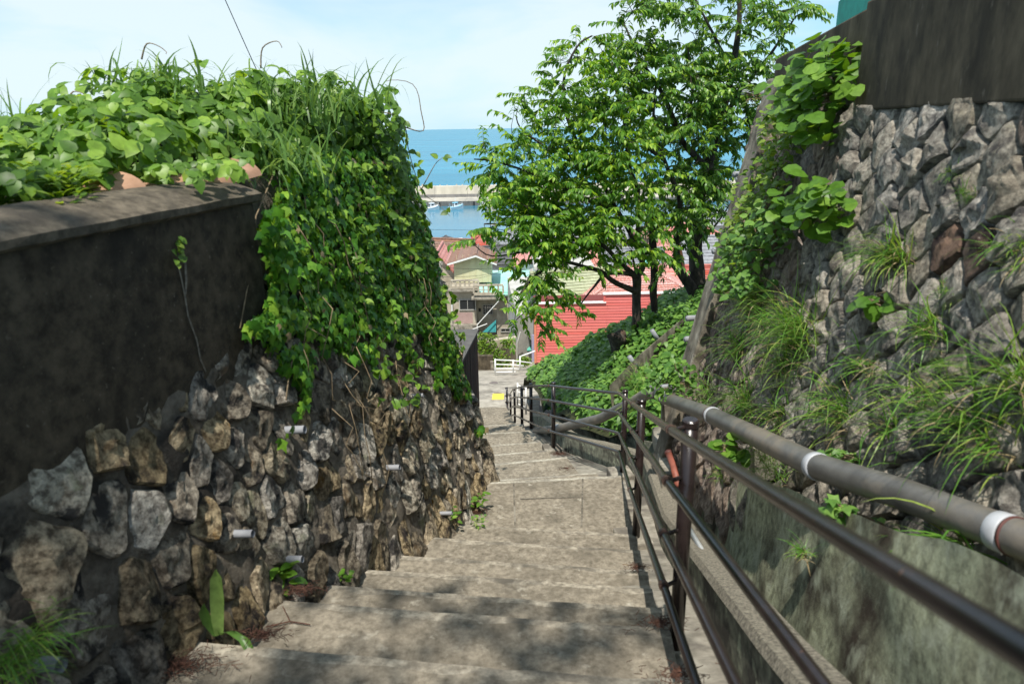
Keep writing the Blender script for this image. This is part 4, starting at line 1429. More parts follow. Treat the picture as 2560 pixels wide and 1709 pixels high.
bb += [(1780, 300, 12.9, 70, .6), (1850, 220, 13, 60, .6), (1760, 440, 12.8, 60, .6), (1800, 380, 12.9, 60, .5), (1720, 500, 12.6, 60, .6), (1770, 500, 12.8, 50, .5), (1740, 230, 12.6, 70, .6), (1680, 320, 12.4, 80, .7), (1900, 60, 13, 70, .6)]
n2 = grow(bt, nodes, bb, 37, lf_big, 0.112, 'lance', 300, gap=-0.26, nleaf=18, seed=8)
print('leaves', n1, n2)
# ivy clad palm trunk between them
pm = thing('palm_tree', 'thin dark fibrous palm trunk between the two leafy trees', 'palm tree', W(1636, 870, 12.2))
P3 = poly_limb([(1637, 890, 12.2), (1637, 820, 12.2), (1634, 740, 12.2), (1636, 680, 12.2), (1632, 610, 12.2), (1634, 520, 12.3)], .062, .07, pm, 'trunk', m_fibre, 14)
bs, ds, ls, ws = [], [], [], []
for _ in range(900):
    k = random.random() * (len(P3) - 1)
    p = P3[int(k)].lerp(P3[int(k) + 1], k % 1)
    a = random.uniform(0, 6.283)
    d = Vector((math.cos(a), math.sin(a), random.uniform(-.8, .7)))
    bs.append(p + Vector((math.cos(a), math.sin(a), 0)) * 0.055)
    ds.append(d)
    ls.append(random.uniform(.05, .12))
    ws.append(0.006)
blades(pm, 'fibre', bs, ds, ls, ws, m_fibre, droop=.4, seg=2)
# stump
st = thing('tree_stump', 'dark sawn tree stump on the slope in front of the red wall', 'tree stump', W(1545, 890, 11.4))
secs = []
c0, c1 = W(1553, 905, 11.5), W(1543, 836, 11.2)
for k in range(9):
    t = k / 8
    c = c0.lerp(c1, t)
    ring_ = []
    for q in range(20):
        a = 6.283 * q / 20
        r_ = (0.17 - 0.03 * math.sin(t * 3.1)) * (1 + 0.14 * noise.noise(Vector((math.cos(a) * 2, math.sin(a) * 2, t * 1.5))))
        ring_.append(c + Vector((math.cos(a) * r_, math.sin(a) * r_, 0.05 * math.sin(a * 2) * t)))
    secs.append(ring_)
loft(secs, m_bark, 'trunk', st, smooth=True)
m = MB()
top = [p + Vector((0, 0, .006)) for p in secs[-1]]
cen = sum(top, Vector()) / 20
vs = [cen + Vector((0, 0, -.02))] + [cen.lerp(p, .6) + Vector((0, 0, random.uniform(-.02, .01))) for p in top] + [cen.lerp(p, .96) for p in top]
m.add(vs, [(0, 1 + k, 1 + (k + 1) % 20) for k in range(20)] + [(1 + k, 21 + k, 21 + (k + 1) % 20, 1 + (k + 1) % 20) for k in range(20)])
m.build('cut_face', m_stump, st)

# a tree behind the camera throws the dapple on the nearest steps and the left wall
shd = thing('overhanging_tree', 'tall tree overhanging the top of the stairs from the left plot', 'tree', (-3.4, -3.6, -0.4))
MB().tube([(-3.4, -3.6, -0.6), (-3.3, -3.5, 3.0), (-3.0, -3.2, 6.5), (-2.6, -2.9, 9.0)], [.2, .16, .12, .05], 10).build('trunk', m_bark, shd, smooth=True)
LP, LD, LN, LS = [], [], [], []
R = random.Random(4)
lift = SUN * (11.5 / SUN.z)
for cx, cy, rx, ry in ((-1.5, 1.6, 1.1, .55), (-.35, 2.15, .8, .32), (.25, 2.65, .55, .3), (-1.7, 2.4, .6, .7), (-.5, 2.95, .6, .3), (-.7, 1.2, 1.6, .5), (-1.9, 3.2, .7, .5)):
    for _ in range(int(1500 * rx * ry) + 30):
        a, q = R.uniform(0, 6.283), math.sqrt(R.random())
        p = Vector((cx + rx * q * math.cos(a), cy + ry * q * math.sin(a), -2.2)) + lift * R.uniform(.92, 1.06)
        if noise.noise(Vector((p.x * 4.2, p.y * 4.2, 0))) < 0.10: continue
        LP.append(tuple(p))
        LD.append((R.uniform(-1, 1), R.uniform(-1, 1), -.4))
        LN.append((R.uniform(-.4, .4), R.uniform(-.4, .4), 1))
        LS.append(R.uniform(.09, .15))
foliage(shd, 'ovate', LP, LD, LN, LS, lf_che, 0)

# ------------------------------------------------------------------ ivy on the left wall
iv = thing('ivy', 'glossy green ivy draping down over the left rubble wall', 'ivy', W(850, 700, 4.6))
IVY = [(700, 405), (655, 455), (650, 500), (618, 560), (622, 620), (640, 690), (640, 760), (592, 800), (575, 830), (640, 835), (640, 900), (652, 945), (700, 940), (730, 985), (715, 1040), (660, 1095), (668, 1112), (735, 1030), (752, 930), (800, 880), (850, 905), (905, 925), (915, 850),
       (960, 845), (1000, 905), (1040, 940), (1060, 985), (1090, 940), (1120, 990), (1155, 1040), (1172, 1095), (1186, 1060), (1180, 960), (1145, 860), (1110, 700), (1080, 590), (1066, 480), (1040, 400), (960, 350), (800, 360)]
LP, LD, LN, LS = [], [], [], []
R = random.Random(21)
cntt = 0
while len(LP) < 7200 and cntt < 90000:
    cntt += 1
    if R.random() < 0.16:
        y, z = R.uniform(2.3, 3.45), R.uniform(-1.05, -0.25)
        base = Vector((XC(y), y, z))
        nn = Vector((1, -.18, .1))
    else:
        y, z = R.uniform(3.0, 6.05), R.uniform(-2.9, -0.15)
        base = Vector((XL(y, z), y, z))
        nn = NL
    px, py = proj(base)
    wob = 16 * noise.noise(Vector((px * .02, py * .02, 1)))
    if not inside(IVY, px + wob, py + wob): continue
    edge = noise.noise(Vector((px * .012, py * .012, 8)))
    if py > 830 and edge < -0.12: continue
    puff = 0.05 + 0.09 * max(0, noise.noise(Vector((y * 3, z * 3, 2)))) + (0.06 if py < 700 else 0.0)
    p = base + nn * (R.uniform(0.015, 1.0) ** 1.0 * puff + 0.05)
    LP.append(tuple(p))
    d = Vector((R.uniform(-.3, .5), R.uniform(-.55, .55), R.uniform(-1.2, -.35)))
    LD.append(tuple(d))
    LN.append(tuple(nn * 1.0 + Vector((R.uniform(-.45, .45), R.uniform(-.6, .3), R.uniform(-.1, .95)))))
    LS.append(R.uniform(.03, .08))
# round the far corner
for _ in range(900):
    z = R.uniform(-2.9, -.2)
    t = R.random()
    p = Vector((XL(6.04, z) - 0.04 - t * .5, 6.04 + 0.08 * R.random() + t * .1, z))
    LP.append(tuple(p))
    LD.append((R.uniform(-.2, .6), R.uniform(-.2, .6), -.8))
    LN.append((R.uniform(.0, 1), R.uniform(.2, 1), R.uniform(0, .8)))
    LS.append(R.uniform(.04, .075))
foliage(iv, 'ivy', LP, LD, LN, LS, lf_ivy, 300)
LP2, LD2, LN2, LS2 = [], [], [], []
for _ in range(300):
    y = 3.6 + 2.4 * R.random() ** 0.7
    z = -0.25 - 1.7 * R.random() ** 1.6
    q = Vector((XL(y, z), y, z)) + NL * R.uniform(.13, .26)
    px, py = proj(q)
    if px < 800 + (py - 400) * .25 or noise.noise(q * 2.2) < -.05: continue
    for k in range(3):
        a = R.uniform(0, 6.283)
        LP2.append(tuple(q))
        LD2.append((.3 + .5 * math.cos(a), .8 * math.sin(a) - .2, R.uniform(-.8, .3)))
        LN2.append((.7 + R.gauss(0, .4), -.3 + R.gauss(0, .4), .6 + R.gauss(0, .3)))
        LS2.append(R.uniform(.04, .085))
foliage(iv, 'ovate', LP2, LD2, LN2, LS2, lf_kud, 0, stuff='hanging_leaves')
LP2, LD2, LN2, LS2 = [], [], [], []
for i in R.sample(range(len(LP)), 130):
    LP2.append(tuple(Vector(LP[i]) + NL * .03))
    LD2.append(LD[i])
    LN2.append(LN[i])
    LS2.append(LS[i] * .8)
foliage(iv, 'ivy', LP2, LD2, LN2, LS2, lf_dry, 0, stuff='withered_leaves')
for _ in range(26):
    y, z = R.uniform(3.4, 5.9), R.uniform(-1.6, -.3)
    P3 = []
    for k in range(6):
        P3.append(Vector((XL(y, z), y, z)) + NL * R.uniform(.1, .2))
        y += R.uniform(-.08, .1)
        z -= R.uniform(.05, .16)
    MB().tube(P3, R.uniform(.002, .004), 5).build('stem', m_dry, iv, smooth=True)
# trailing stems
for pts in ([(880, 880, 5), (900, 840, 5), (905, 800, 5), (880, 765, 4.9)], [(958, 905, 5.2), (952, 860, 5.2), (972, 830, 5.2), (965, 790, 5.1)], [(715, 1000, 3.6), (722, 940, 3.6), (735, 880, 3.6)], [(820, 430, 4.4), (860, 560, 4.6), (905, 640, 4.8), (930, 700, 5)], [(690, 420, 3.5), (640, 540, 3.35), (622, 700, 3.2), (600, 820, 3.15)]):
    P3 = []
    for px, py, _ in pts:
        h = hit(px, py, -2.125 + 0.09, 0.179, -0.23)
        P3.append(h)
    MB().tube(P3, 0.004, 6).build('stem', m_dry, iv, smooth=True)
sp = thing('seedling', 'small green seedling rooted in the crack of the concrete wall', 'plant', onC(450, 620))
foliage(sp, 'ovate', [tuple(onC(450 + R.uniform(-14, 8), 590 + k * 4.5, .02)) for k in range(16)], [(R.uniform(0, .6), R.uniform(-1, 1), R.uniform(-.6, .5)) for _ in range(16)], [(1, -.4, .6)] * 16, [R.uniform(.025, .045) for _ in range(16)], lf_vine, 16)

# ------------------------------------------------------------------ kudzu and reeds on the bank
kz = thing('kudzu', 'mass of broad kudzu vines mounded over the wall top at left', 'vine', bank(3.2, 0.6))
LP, LD, LN, LS = [], [], [], []
R = random.Random(31)
def add_tri(p, nn, size):
    d0 = Vector((R.uniform(-1, 1), R.uniform(-1, .4), R.uniform(-.6, .15)))
    d0 = (d0 - nn * d0.dot(nn) * 0.7).normalized()
    s0 = d0.cross(nn).normalized()
    for d in (d0, (s0 * 0.95 + d0 * .15), (-s0 * 0.95 + d0 * .15)):
        LP.append(tuple(p))
        LD.append(tuple(d + Vector((0, 0, -.28))))
        LN.append(tuple(nn + Vector((R.uniform(-.35, .35), R.uniform(-.35, .35), .25))))
        LS.append(size * R.uniform(.8, 1.1))
for _ in range(3300):
    u, v = R.uniform(1.5, 6.2), max(0.0, R.uniform(-0.02, 1.4))
    p = bank(u, v)
    pu, pv = bank(u + .05, v) - p, bank(u, v + .05) - p
    nn = pu.cross(pv).normalized()
    if nn.z < 0: nn = -nn
    nn = (nn + Vector((.25 + random.gauss(0, .5), -.35 + random.gauss(0, .5), .1 + random.gauss(0, .3)))).normalized()
    h = R.uniform(-.06, .16) + 0.06 * noise.noise(p * 2.5)
    if v > .85 and v < 1.2: h += R.uniform(0, .10)
    if u > 4.3: h *= .8
    px, py = proj(p)
    if px < 700 and v < 0.12: continue
    if 300 < px < 650 and v < .2 and R.random() < .6: continue
    add_tri(p + nn * h, nn, R.uniform(.045, .112) * (0.9 if u > 4.6 else 1.0))
for _ in range(46):
    x_ = R.uniform(300, 640)
    q = W(x_, R.uniform(415, 462) - (x_ - 300) * .07, R.uniform(3.0, 3.35))
    add_tri(q, Vector((.4, -.6, .6)).normalized(), R.uniform(.035, .075))
# vines hanging over the far corner
for _ in range(560):
    t = R.random()
    a = W(930 + 50 * t, 260 + 330 * t, 5.3 + .35 * t)
    p = a + Vector((R.uniform(-.25, .2), R.uniform(-.2, .25), R.uniform(-.2, .15)))
    add_tri(p, Vector((.7, -.4, .5)).normalized(), R.uniform(.05, .09))
foliage(kz, 'ovate', LP, LD, LN, LS, lf_kud, 300)
for pts in ([(905, 270, 5.2), (985, 290, 5.3), (1010, 320, 5.4), (1022, 370, 5.5), (1055, 470, 5.6), (1090, 505, 5.7), (1125, 540, 5.7)], [(1055, 470, 5.6), (1085, 410, 5.6), (1105, 392, 5.6)], [(1010, 320, 5.4), (1060, 330, 5.5), (1050, 280, 5.5), (1030, 215, 5.5), (960, 205, 5.4)],
            [(985, 420, 5.6), (1040, 500, 5.6), (1080, 560, 5.7)], [(650, 170, 4.4), (655, 120, 4.4), (690, 103, 4.4), (705, 120, 4.4)], [(352, 150, 4), (365, 112, 4), (395, 118, 4), (415, 135, 4)], [(170, 260, 3.6), (185, 235, 3.6), (215, 240, 3.6)]):
    poly_limb(pts, .005, .002, kz, 'bare_vine', m_dry, 6)
for (px, py, Y) in ((1095, 395, 5.6), (1110, 392, 5.6), (1062, 435, 5.6), (1040, 380, 5.5), (1010, 305, 5.4), (1075, 470, 5.65), (1060, 550, 5.7), (1045, 410, 5.5), (1120, 530, 5.7)):
    p = W(px, py, Y)
    foliage(kz, 'ovate', [tuple(p)] * 2, [(R.uniform(-1, 1), -.3, R.uniform(-.5, .6)) for _ in range(2)], [(.2, -.8, .6)] * 2, [.07, .06], lf_kud, 2)
def tuft_reed(label, px, py, Y, n, ln, spread, mat=lf_reed, w=.018, up=1.4, droop=.8, name='reed_clump', cat='reeds', group='reed clumps on the left bank'):
    c = W(px, py, Y)
    t = thing(name, label, cat, c, group)
    bs, ds, ls, ws = [], [], [], []
    for _ in range(int(n * 1.5)):
        bs.append(c + Vector((random.gauss(0, spread), random.gauss(0, spread * .7), random.uniform(-.16, .0))))
        a = random.uniform(0, 6.283)
        q = random.uniform(.15, .9)
        ds.append(Vector((math.cos(a) * q, math.sin(a) * q, up)))
        ls.append(ln * random.uniform(.45, 1.0))
        ws.append(w * random.uniform(.7, 1.5))
    blades(t, 'blades', bs, ds, ls, ws, mat, droop=droop, seg=7)
    return t
tuft_reed('reed clump arching against the sky over the mound highest at left', 370, 205, 4.0, 80, .34, .14, droop=1.3)
tuft_reed('reed clump rising above the kudzu between the two tallest tufts', 500, 230, 4.3, 50, .34, .2, droop=1.3)
tuft_reed('dense reed clump at the top of the bank where the wire passes', 690, 265, 4.5, 90, .45, .22, droop=1.4)
tuft_reed('reed clump just left of the ivy clad corner against the sky', 780, 245, 4.8, 80, .45, .2, droop=1.4)
tuft_reed('pale reeds leaning out over the coping end', 570, 400, 3.8, 40, .45, .1, droop=1.5)
tuft_reed('short reeds in the vines above the ivy', 700, 390, 3.95, 54, .42, .16, droop=1.5)
tuft_reed('tall dark reeds at the left edge of the picture', 12, 350, 3.3, 34, .5, .1, w=.011)
tuft_reed('reed clump low on the mound near the left edge', 150, 330, 3.4, 20, .3, .15)
mg = thing('mugwort', 'feathery mugwort plants growing at the wall coping far left', 'weed', W(90, 470, 2.55))
LP, LD, LN, LS = [], [], [], []
for k in range(46):
    c = W(R.uniform(-60, 215), R.uniform(455, 495), R.uniform(2.45, 2.9))
    for q in range(16):
        h = R.random()
        a = R.uniform(0, 6.283)
        LP.append(tuple(c + Vector((0.02 * math.cos(a), .02 * math.sin(a), -.1 + .17 * h))))
        LD.append((math.cos(a), math.sin(a), .5))
        LN.append((-math.cos(a) * .4, -math.sin(a) * .4, 1))
        LS.append(R.uniform(.03, .065))
foliage(mg, 'lance', LP, LD, LN, LS, lf_vine, 40)
wr = thing('overhead_wire', 'thin dark wire slanting down from the sky into the reeds', 'wire', W(628, 140, 5.5))
MB().tube([W(548, -60, 5.2), W(563, 0, 5.3), W(595, 72, 5.4), W(640, 172, 5.6), W(670, 240, 5.7)], 0.0032, 6).build('wire_strand', m_rail, wr)

# ------------------------------------------------------------------ plants on the right wall
def hitR(px, py, off=0.05):
    return hit(px, py, 1.65 - off, 0.092, 0.214)
def shrub(name, label, cat, polyg, n, size, mat, kind='ovate', thick=.18, nparts=90, group=None, off=.06, surf=None, stems=True, drop=.3):
    cx = sum(p[0] for p in polyg) / len(polyg)
    cy = sum(p[1] for p in polyg) / len(polyg)
    surf = surf or (lambda x, y: hitR(x, y, off))
    t = thing(name, label, cat, surf(cx, cy), group)
    x0, x1 = min(p[0] for p in polyg), max(p[0] for p in polyg)
    y0, y1 = min(p[1] for p in polyg), max(p[1] for p in polyg)
    LP, LD, LN, LS = [], [], [], []
    k = 0
    while len(LP) < n and k < n * 40:
        k += 1
        x, y = random.uniform(x0, x1), random.uniform(y0, y1)
        if not inside(polyg, x, y): continue
        p = surf(x, y)
        dep = random.random()
        p = p + NR * thick * dep
        a = random.uniform(0, 6.283)
        LP.append(tuple(p))
        LD.append((-.35 + .8 * math.cos(a), -.2 + .8 * math.sin(a), random.uniform(-.75, .35) - drop * .3))
        LN.append((-.45 + random.uniform(-.4, .4), -.35 + random.uniform(-.4, .4), .9))
        LS.append(size * random.uniform(.6, 1.2))
    foliage(t, kind, LP, LD, LN, LS, mat, min(nparts, len(LP)))
    if stems:
        m = MB()
        b = surf(cx, cy) - NR * .04
        for i in range(0, len(LP), max(1, len(LP) // 14)):
            e = Vector(LP[i])
            m.tube([b.lerp(e, .1), b.lerp(e, .6) + NR * .05, e], [.006, .005, .003], 5, caps=False)
        o = m.build('stems', m_dry, t, smooth=True)
        o['kind'] = 'stuff'
    return t
shrub('broadleaf_shrub', 'large broad leaved shrub hanging where the two concrete panels meet', 'shrub', [(2000, 215), (2040, 190), (2085, 160), (2120, 115), (2150, 108), (2160, 150), (2172, 185), (2165, 225), (2120, 250), (2125, 300), (2110, 350), (2060, 370), (2040, 320), (2020, 290), (1995, 270)], 300, .105, lf_hyd, 'round', .26, 160)
shrub('broadleaf_shrub', 'smaller broad leaved shrub halfway down the right wall', 'shrub', [(1985, 560), (2000, 500), (2060, 470), (2075, 440), (2110, 455), (2140, 480), (2135, 540), (2110, 570), (2070, 590), (2040, 560)], 130, .095, lf_hyd, 'round', .2, 100)
shrub('climbing_vine', 'yellow green vine climbing the pilaster edge of the right wall', 'vine', [(1960, 270), (2010, 265), (2030, 330), (1995, 390), (1990, 450), (1965, 520), (1940, 600), (1900, 690), (1850, 700), (1830, 640), (1838, 560), (1870, 480), (1905, 440), (1935, 380), (1925, 310)], 900, .058, lf_vine, 'ovate', .16, 200)
shrub('creeper', 'dark green creeper spreading left of the smaller broad leaved shrub', 'vine', [(1850, 610), (1900, 560), (1950, 520), (2010, 500), (2045, 520), (2010, 560), (1990, 620), (1940, 640), (1930, 720), (1880, 760), (1840, 740), (1820, 690)], 460, .07, lf_gc, 'ovate', .2, 150)
shrub('wall_weed', 'leafy weed above the long grass at the foot of the pilaster', 'weed', [(1835, 700), (1890, 690), (1960, 700), (1940, 740), (1880, 760), (1830, 745)], 90, .06, lf_gc, 'ovate', .16, 60)
shrub('bush', 'small green bush at the foot of the pilaster above the pipe', 'bush', [(1665, 990), (1680, 945), (1720, 905), (1765, 915), (1770, 960), (1745, 1000), (1705, 1010)], 190, .062, lf_gc, 'ovate', .25, 120, surf=lambda x, y: W(x, y, 5.6))
shrub('weed', 'pair of round leaved sprouts behind the first handrail post top', 'weed', [(1815, 1130), (1835, 1100), (1870, 1100), (1880, 1140), (1840, 1160)], 26, .085, lf_hyd, 'round', .1, 26, surf=lambda x, y: W(x, y, 3.6))
shrub('weed', 'lobed leaf weed under the pipe between its two nearest sockets', 'weed', [(2100, 1260), (2140, 1250), (2150, 1300), (2260, 1310), (2300, 1370), (2240, 1360), (2130, 1310)], 34, .06, lf_gc, 'ivy', .1, 34, surf=lambda x, y: W(x, y, 2.3))
shrub('weed', 'creeping weed growing over the top of the pipe by a socket', 'weed', [(2070, 1135), (2110, 1125), (2190, 1150), (2190, 1165), (2090, 1155)], 40, .045, lf_gc, 'ivy', .06, 40, surf=lambda x, y: W(x, y, 2.75))
shrub('weed', 'small broad leaf sprout under the upper grass tuft on the right wall', 'weed', [(2165, 760), (2190, 730), (2240, 715), (2225, 770), (2180, 790)], 12, .085, lf_hyd, 'round', .12, 12)
shrub('creeper', 'wisp of leaves at the top corner of the pilaster', 'vine', [(1880, 215), (1915, 212), (1910, 250), (1895, 275), (1878, 250)], 46, .05, lf_vine, 'ovate', .12, 40, surf=lambda x, y: W(x, y, 6.5))
def tuft(label, px, py, n, ln, spread, surf=None, dry=.25, w=.008, out=.8, up=.8, group='grass tufts on the right wall'):
    c = surf(px, py) if surf else hitR(px, py, 0.02)
    t = thing('grass_tuft', label, 'grass', c, group)
    n = int(n * 1.7)
    for frac, mat, nm, dr in ((1 - dry, lf_gr, 'blades', 0.9), (dry * .8, lf_dry, 'dry_blades', 1.4)):
        bs, ds, ls, ws = [], [], [], []
        for _ in range(int(n * frac)):
            bs.append(c + Vector((random.gauss(0, spread * .3), random.gauss(0, spread), random.gauss(0, spread * .5))))
            a = random.uniform(0, 6.283)
            q = random.uniform(.1, 1.2)
            ds.append(NR * out * random.uniform(.3, 1.2) + Vector((math.cos(a) * q, math.sin(a) * q, up * random.uniform(.3, 1.3))))
            ls.append(ln * random.uniform(.25, 1.1) * (1 if mat is lf_gr else .65))
            ws.append(w * random.uniform(.6, 1.3))
        if bs: blades(t, nm, bs, ds, ls, ws, mat, droop=dr, seg=6)
    return t
tuft('largest long grass clump hanging beside the climbing vine', 2010, 850, 300, .5, .15, dry=.22)
tuft('dense grass tuft on the upper right wall above a brown stone', 2245, 655, 170, .34, .05, dry=.3)
tuft('straw coloured grass just below the climbing vine', 1900, 790, 120, .42, .12, dry=.5)
tuft('grass clump just above the pipe near its third socket', 1880, 1010, 130, .36, .12, dry=.2)
tuft('wide grass clump drooping over the middle of the pipe', 2110, 1040, 120, .36, .1, dry=.25)
tuft('thin open grass tuft in the middle of the right wall', 2335, 835, 60, .3, .06, dry=.2)
tuft('grass clump leaning over the pipe where it leaves the picture', 2440, 1080, 90, .34, .07, dry=.25)
tuft('long grass blades at the right edge above the pipe', 2555, 980, 80, .42, .06, dry=.15)
tuft('pale grass clump left of the pilaster foot bush', 1790, 1000, 90, .34, .1, dry=.15, surf=lambda x, y: W(x, y, 5.3))
tuft('fine short grass on the ledge beneath the pipe', 1925, 1165, 170, .15, .09, surf=lambda x, y: W(x, y, 3.35), dry=.1, w=.004)
tuft('drooping broad blades under the pipe at the right', 2410, 1385, 40, .3, .05, surf=lambda x, y: W(x, y, 1.85), dry=.15, w=.012, up=.2)
tuft('small yellow green tuft growing out of the mossy channel wall', 2015, 1385, 40, .12, .025, surf=lambda x, y: W(x, y, 2.35), dry=.3, w=.007)
tuft('little tuft on the mossy wall behind the first post', 1805, 1195, 36, .12, .03, surf=lambda x, y: W(x, y, 3.9), dry=.3, w=.006)
for lb_, px, py, n_, l_ in (('grass clump left of the middle of the right wall low down', 1975, 930, 80, .36), ('grass clump under the upper grass tuft', 2180, 930, 50, .28), ('long bladed grass clump left of the leaning clump', 2330, 1010, 50, .36),
        ('sparse grass between the thin open tuft and the pipe', 2250, 1090, 50, .34), ('grass beneath the right edge blades', 2500, 1120, 50, .36), ('grass at the foot of the purplish stones', 1960, 1050, 60, .32), ('grass leaning from the creeper towards the pipe', 1850, 880, 90, .38)):
    tuft(lb_, px, py, n_, l_, .08, dry=.25)
tuft('moss like tuft below the rust brown stone', 2375, 735, 60, .07, .04, dry=.05, w=.004)
tuft('moss like tuft in a joint left of the thin open tuft', 2235, 840, 40, .07, .03, dry=.05, w=.004)
tuft('moss like tuft in a joint lower right of the thin open tuft', 2365, 925, 50, .08, .03, dry=.05, w=.004)
tuft('grass tuft at the right edge beside the pine cone level', 2550, 640, 60, .2, .04, dry=.2)
tuft('yellow tuft in an upper joint of the right wall', 2385, 440, 40, .09, .03, dry=.1, w=.004)
tuft('tiny tuft in the joint just left of the rust brown stone', 2425, 490, 40, .09, .03, dry=.1, w=.004)
tuft('wispy grass on the slope below the pilaster end', 1600, 955, 160, .3, .25, surf=lambda x, y: W(x, y, 9.3), dry=.15, w=.008)
tuft('grass beside the pipe elbow behind the third post', 1600, 1010, 70, .35, .1, surf=lambda x, y: W(x, y, 7.6), dry=.05, w=.012)

# ground cover on the hillside
LP, LD, LN, LS = [], [], [], []
R = random.Random(77)
cntt = 0
while len(LP) < 23000 and cntt < 90000:
    cntt += 1
    y = 6.9 + 13.5 * R.random() ** 1.2
    x = XP(y) + 0.6 + R.random() ** 1.2 * 5.2
    z = slope_z(x, y)
    px, py = proj((x, y, z))
    if px > 1780: continue
    clump = noise.noise(Vector((x * 1.6, y * 1.6, 4)))
    h = R.random() * (0.28 + 0.22 * clump)
    LP.append((x, y, z + h))
    LD.append((R.uniform(-1, .6), R.uniform(-1, .5), R.uniform(-.5, .1)))
    LN.append((R.uniform(-.45, .25), R.uniform(-.5, .25), 1))
    LS.append(R.uniform(.055, .145) * (1.0 + .3 * clump))
gc = bpy.data.objects.new('ground_cover', None)
link(gc, None, (1, 12, -4.5))
gc['kind'] = 'stuff'
foliage(gc, 'ovate', LP, LD, LN, LS, lf_gc, 0, stuff='ground_cover_leaves')

# low plants along the foot of the left wall
def weed(label, px, py, z, n, size, mat=lf_hyd, kind='ovate', r=.06, h=.1):
    c = atz(px, py, z) + Vector((0.07, -0.02, 0.02))
    t = thing('weed', label, 'weed', c, 'weeds along the foot of the rubble wall')
    LP, LD, LN, LS = [], [], [], []
    for _ in range(n):
        a = random.uniform(0, 6.283)
        q = random.random()
        LP.append((c.x + r * q * math.cos(a), c.y + r * q * math.sin(a), c.z + random.random() * h))
        LD.append((math.cos(a), math.sin(a), random.uniform(-.3, .5)))
        LN.append((random.uniform(-.3, .3), random.uniform(-.5, .2), 1))
        LS.append(size * random.uniform(.6, 1.2))
    foliage(t, kind, LP, LD, LN, LS, mat, n)
weed('bushiest weed at the wall foot two steps above the landing', 955, 1345, -2.78, 40, .05, kind='lance', h=.13)
weed('weed with round leaves at the wall corner on the landing', 1183, 1275, -3.28, 18, .055, h=.15)
weed('fine grassy weed at the top edge of the landing', 1178, 1312, -3.1, 50, .03, mat=lf_gr, kind='lance', h=.08)
weed('small clover weed at the wall foot by a white drain stub', 1110, 1300, -3.0, 16, .045, h=.1)
weed('low weed at the left end of the fifth step', 858, 1398, -2.62, 22, .045)
weed('flat weed patch on the third step by the wall', 822, 1455, -2.38, 26, .04, h=.04)
weed('weeds with long blades beside the lowest drain stubs', 668, 1470, -2.12, 34, .06, h=.14, r=.08)
weed('yellowish weed between stones above the second step', 590, 1420, -1.98, 40, .025, mat=lf_vine, h=.16, r=.08)
weed('sprout growing between the stones near the middle drain stub', 762, 1255, -2.35, 12, .045, h=.05, r=.04)
weed('sprout between stones beside the tall pale stone', 1005, 1297, -2.85, 10, .04, h=.05, r=.03)
gl = thing('grass_tuft', 'green grass tuft at the bottom left corner on the stones', 'grass', hit(20, 1640, -2.0, .179, -.23))
bs, ds, ls, ws = [], [], [], []
c = hit(25, 1640, -1.98, .179, -.23)
for _ in range(170):
    bs.append(c + Vector((random.gauss(0, .03), random.gauss(0, .06), random.gauss(0, .03))))
    ds.append(Vector((.7, random.uniform(-.8, .8), random.uniform(-.1, 1.1))))
    ls.append(random.uniform(.08, .2))
    ws.append(.004)
blades(gl, 'blades', bs, ds, ls, ws, lf_gr, droop=1.2, seg=5)
# strap leaved plant on the nearest step
lp_ = thing('strap_leaf_plant', 'plant with three thick strap leaves growing on the nearest step', 'plant', atz(550, 1588, -1.9))
b0 = atz(548, 1588, -1.9)
def strap(pts, w):
    m = MB()
    vs, fs = [], []
    n = len(pts)
    for k, p in enumerate(pts):
        p = Vector(p)
        t = k / (n - 1)
        ww = w * (0.75 + .5 * math.sin(3.14 * min(1, t * 1.1))) * (1 if t < .75 else max(.05, 1 - (t - .75) * 3.4))
        s_ = Vector((0.97, 0.24, 0))
        vs += [p - s_ * ww, p + Vector((0, .012, -.004)), p + s_ * ww]
    for k in range(n - 1):
        fs += [(3 * k, 3 * k + 1, 3 * k + 4, 3 * k + 3), (3 * k + 1, 3 * k + 2, 3 * k + 5, 3 * k + 4)]
    m.add(vs, fs)
    m.build('leaf', lf_reed, lp_, smooth=True)
strap([b0 + Vector((0, 0, 0)), b0 + Vector((.005, 0, .08)), b0 + Vector((.01, .01, .16)), b0 + Vector((.015, .02, .25)), b0 + Vector((.02, .02, .29))], .021)
strap([b0 + Vector((-.01, 0, 0)), b0 + Vector((-.035, 0, .06)), b0 + Vector((-.045, .0, .11)), b0 + Vector((-.04, .0, .15))], .017)
strap([b0 + Vector((.01, 0, 0.01)), b0 + Vector((.06, -.02, .035)), b0 + Vector((.12, -.05, .02)), b0 + Vector((.16, -.09, -.02)), b0 + Vector((.18, -.13, -.05))], .016)
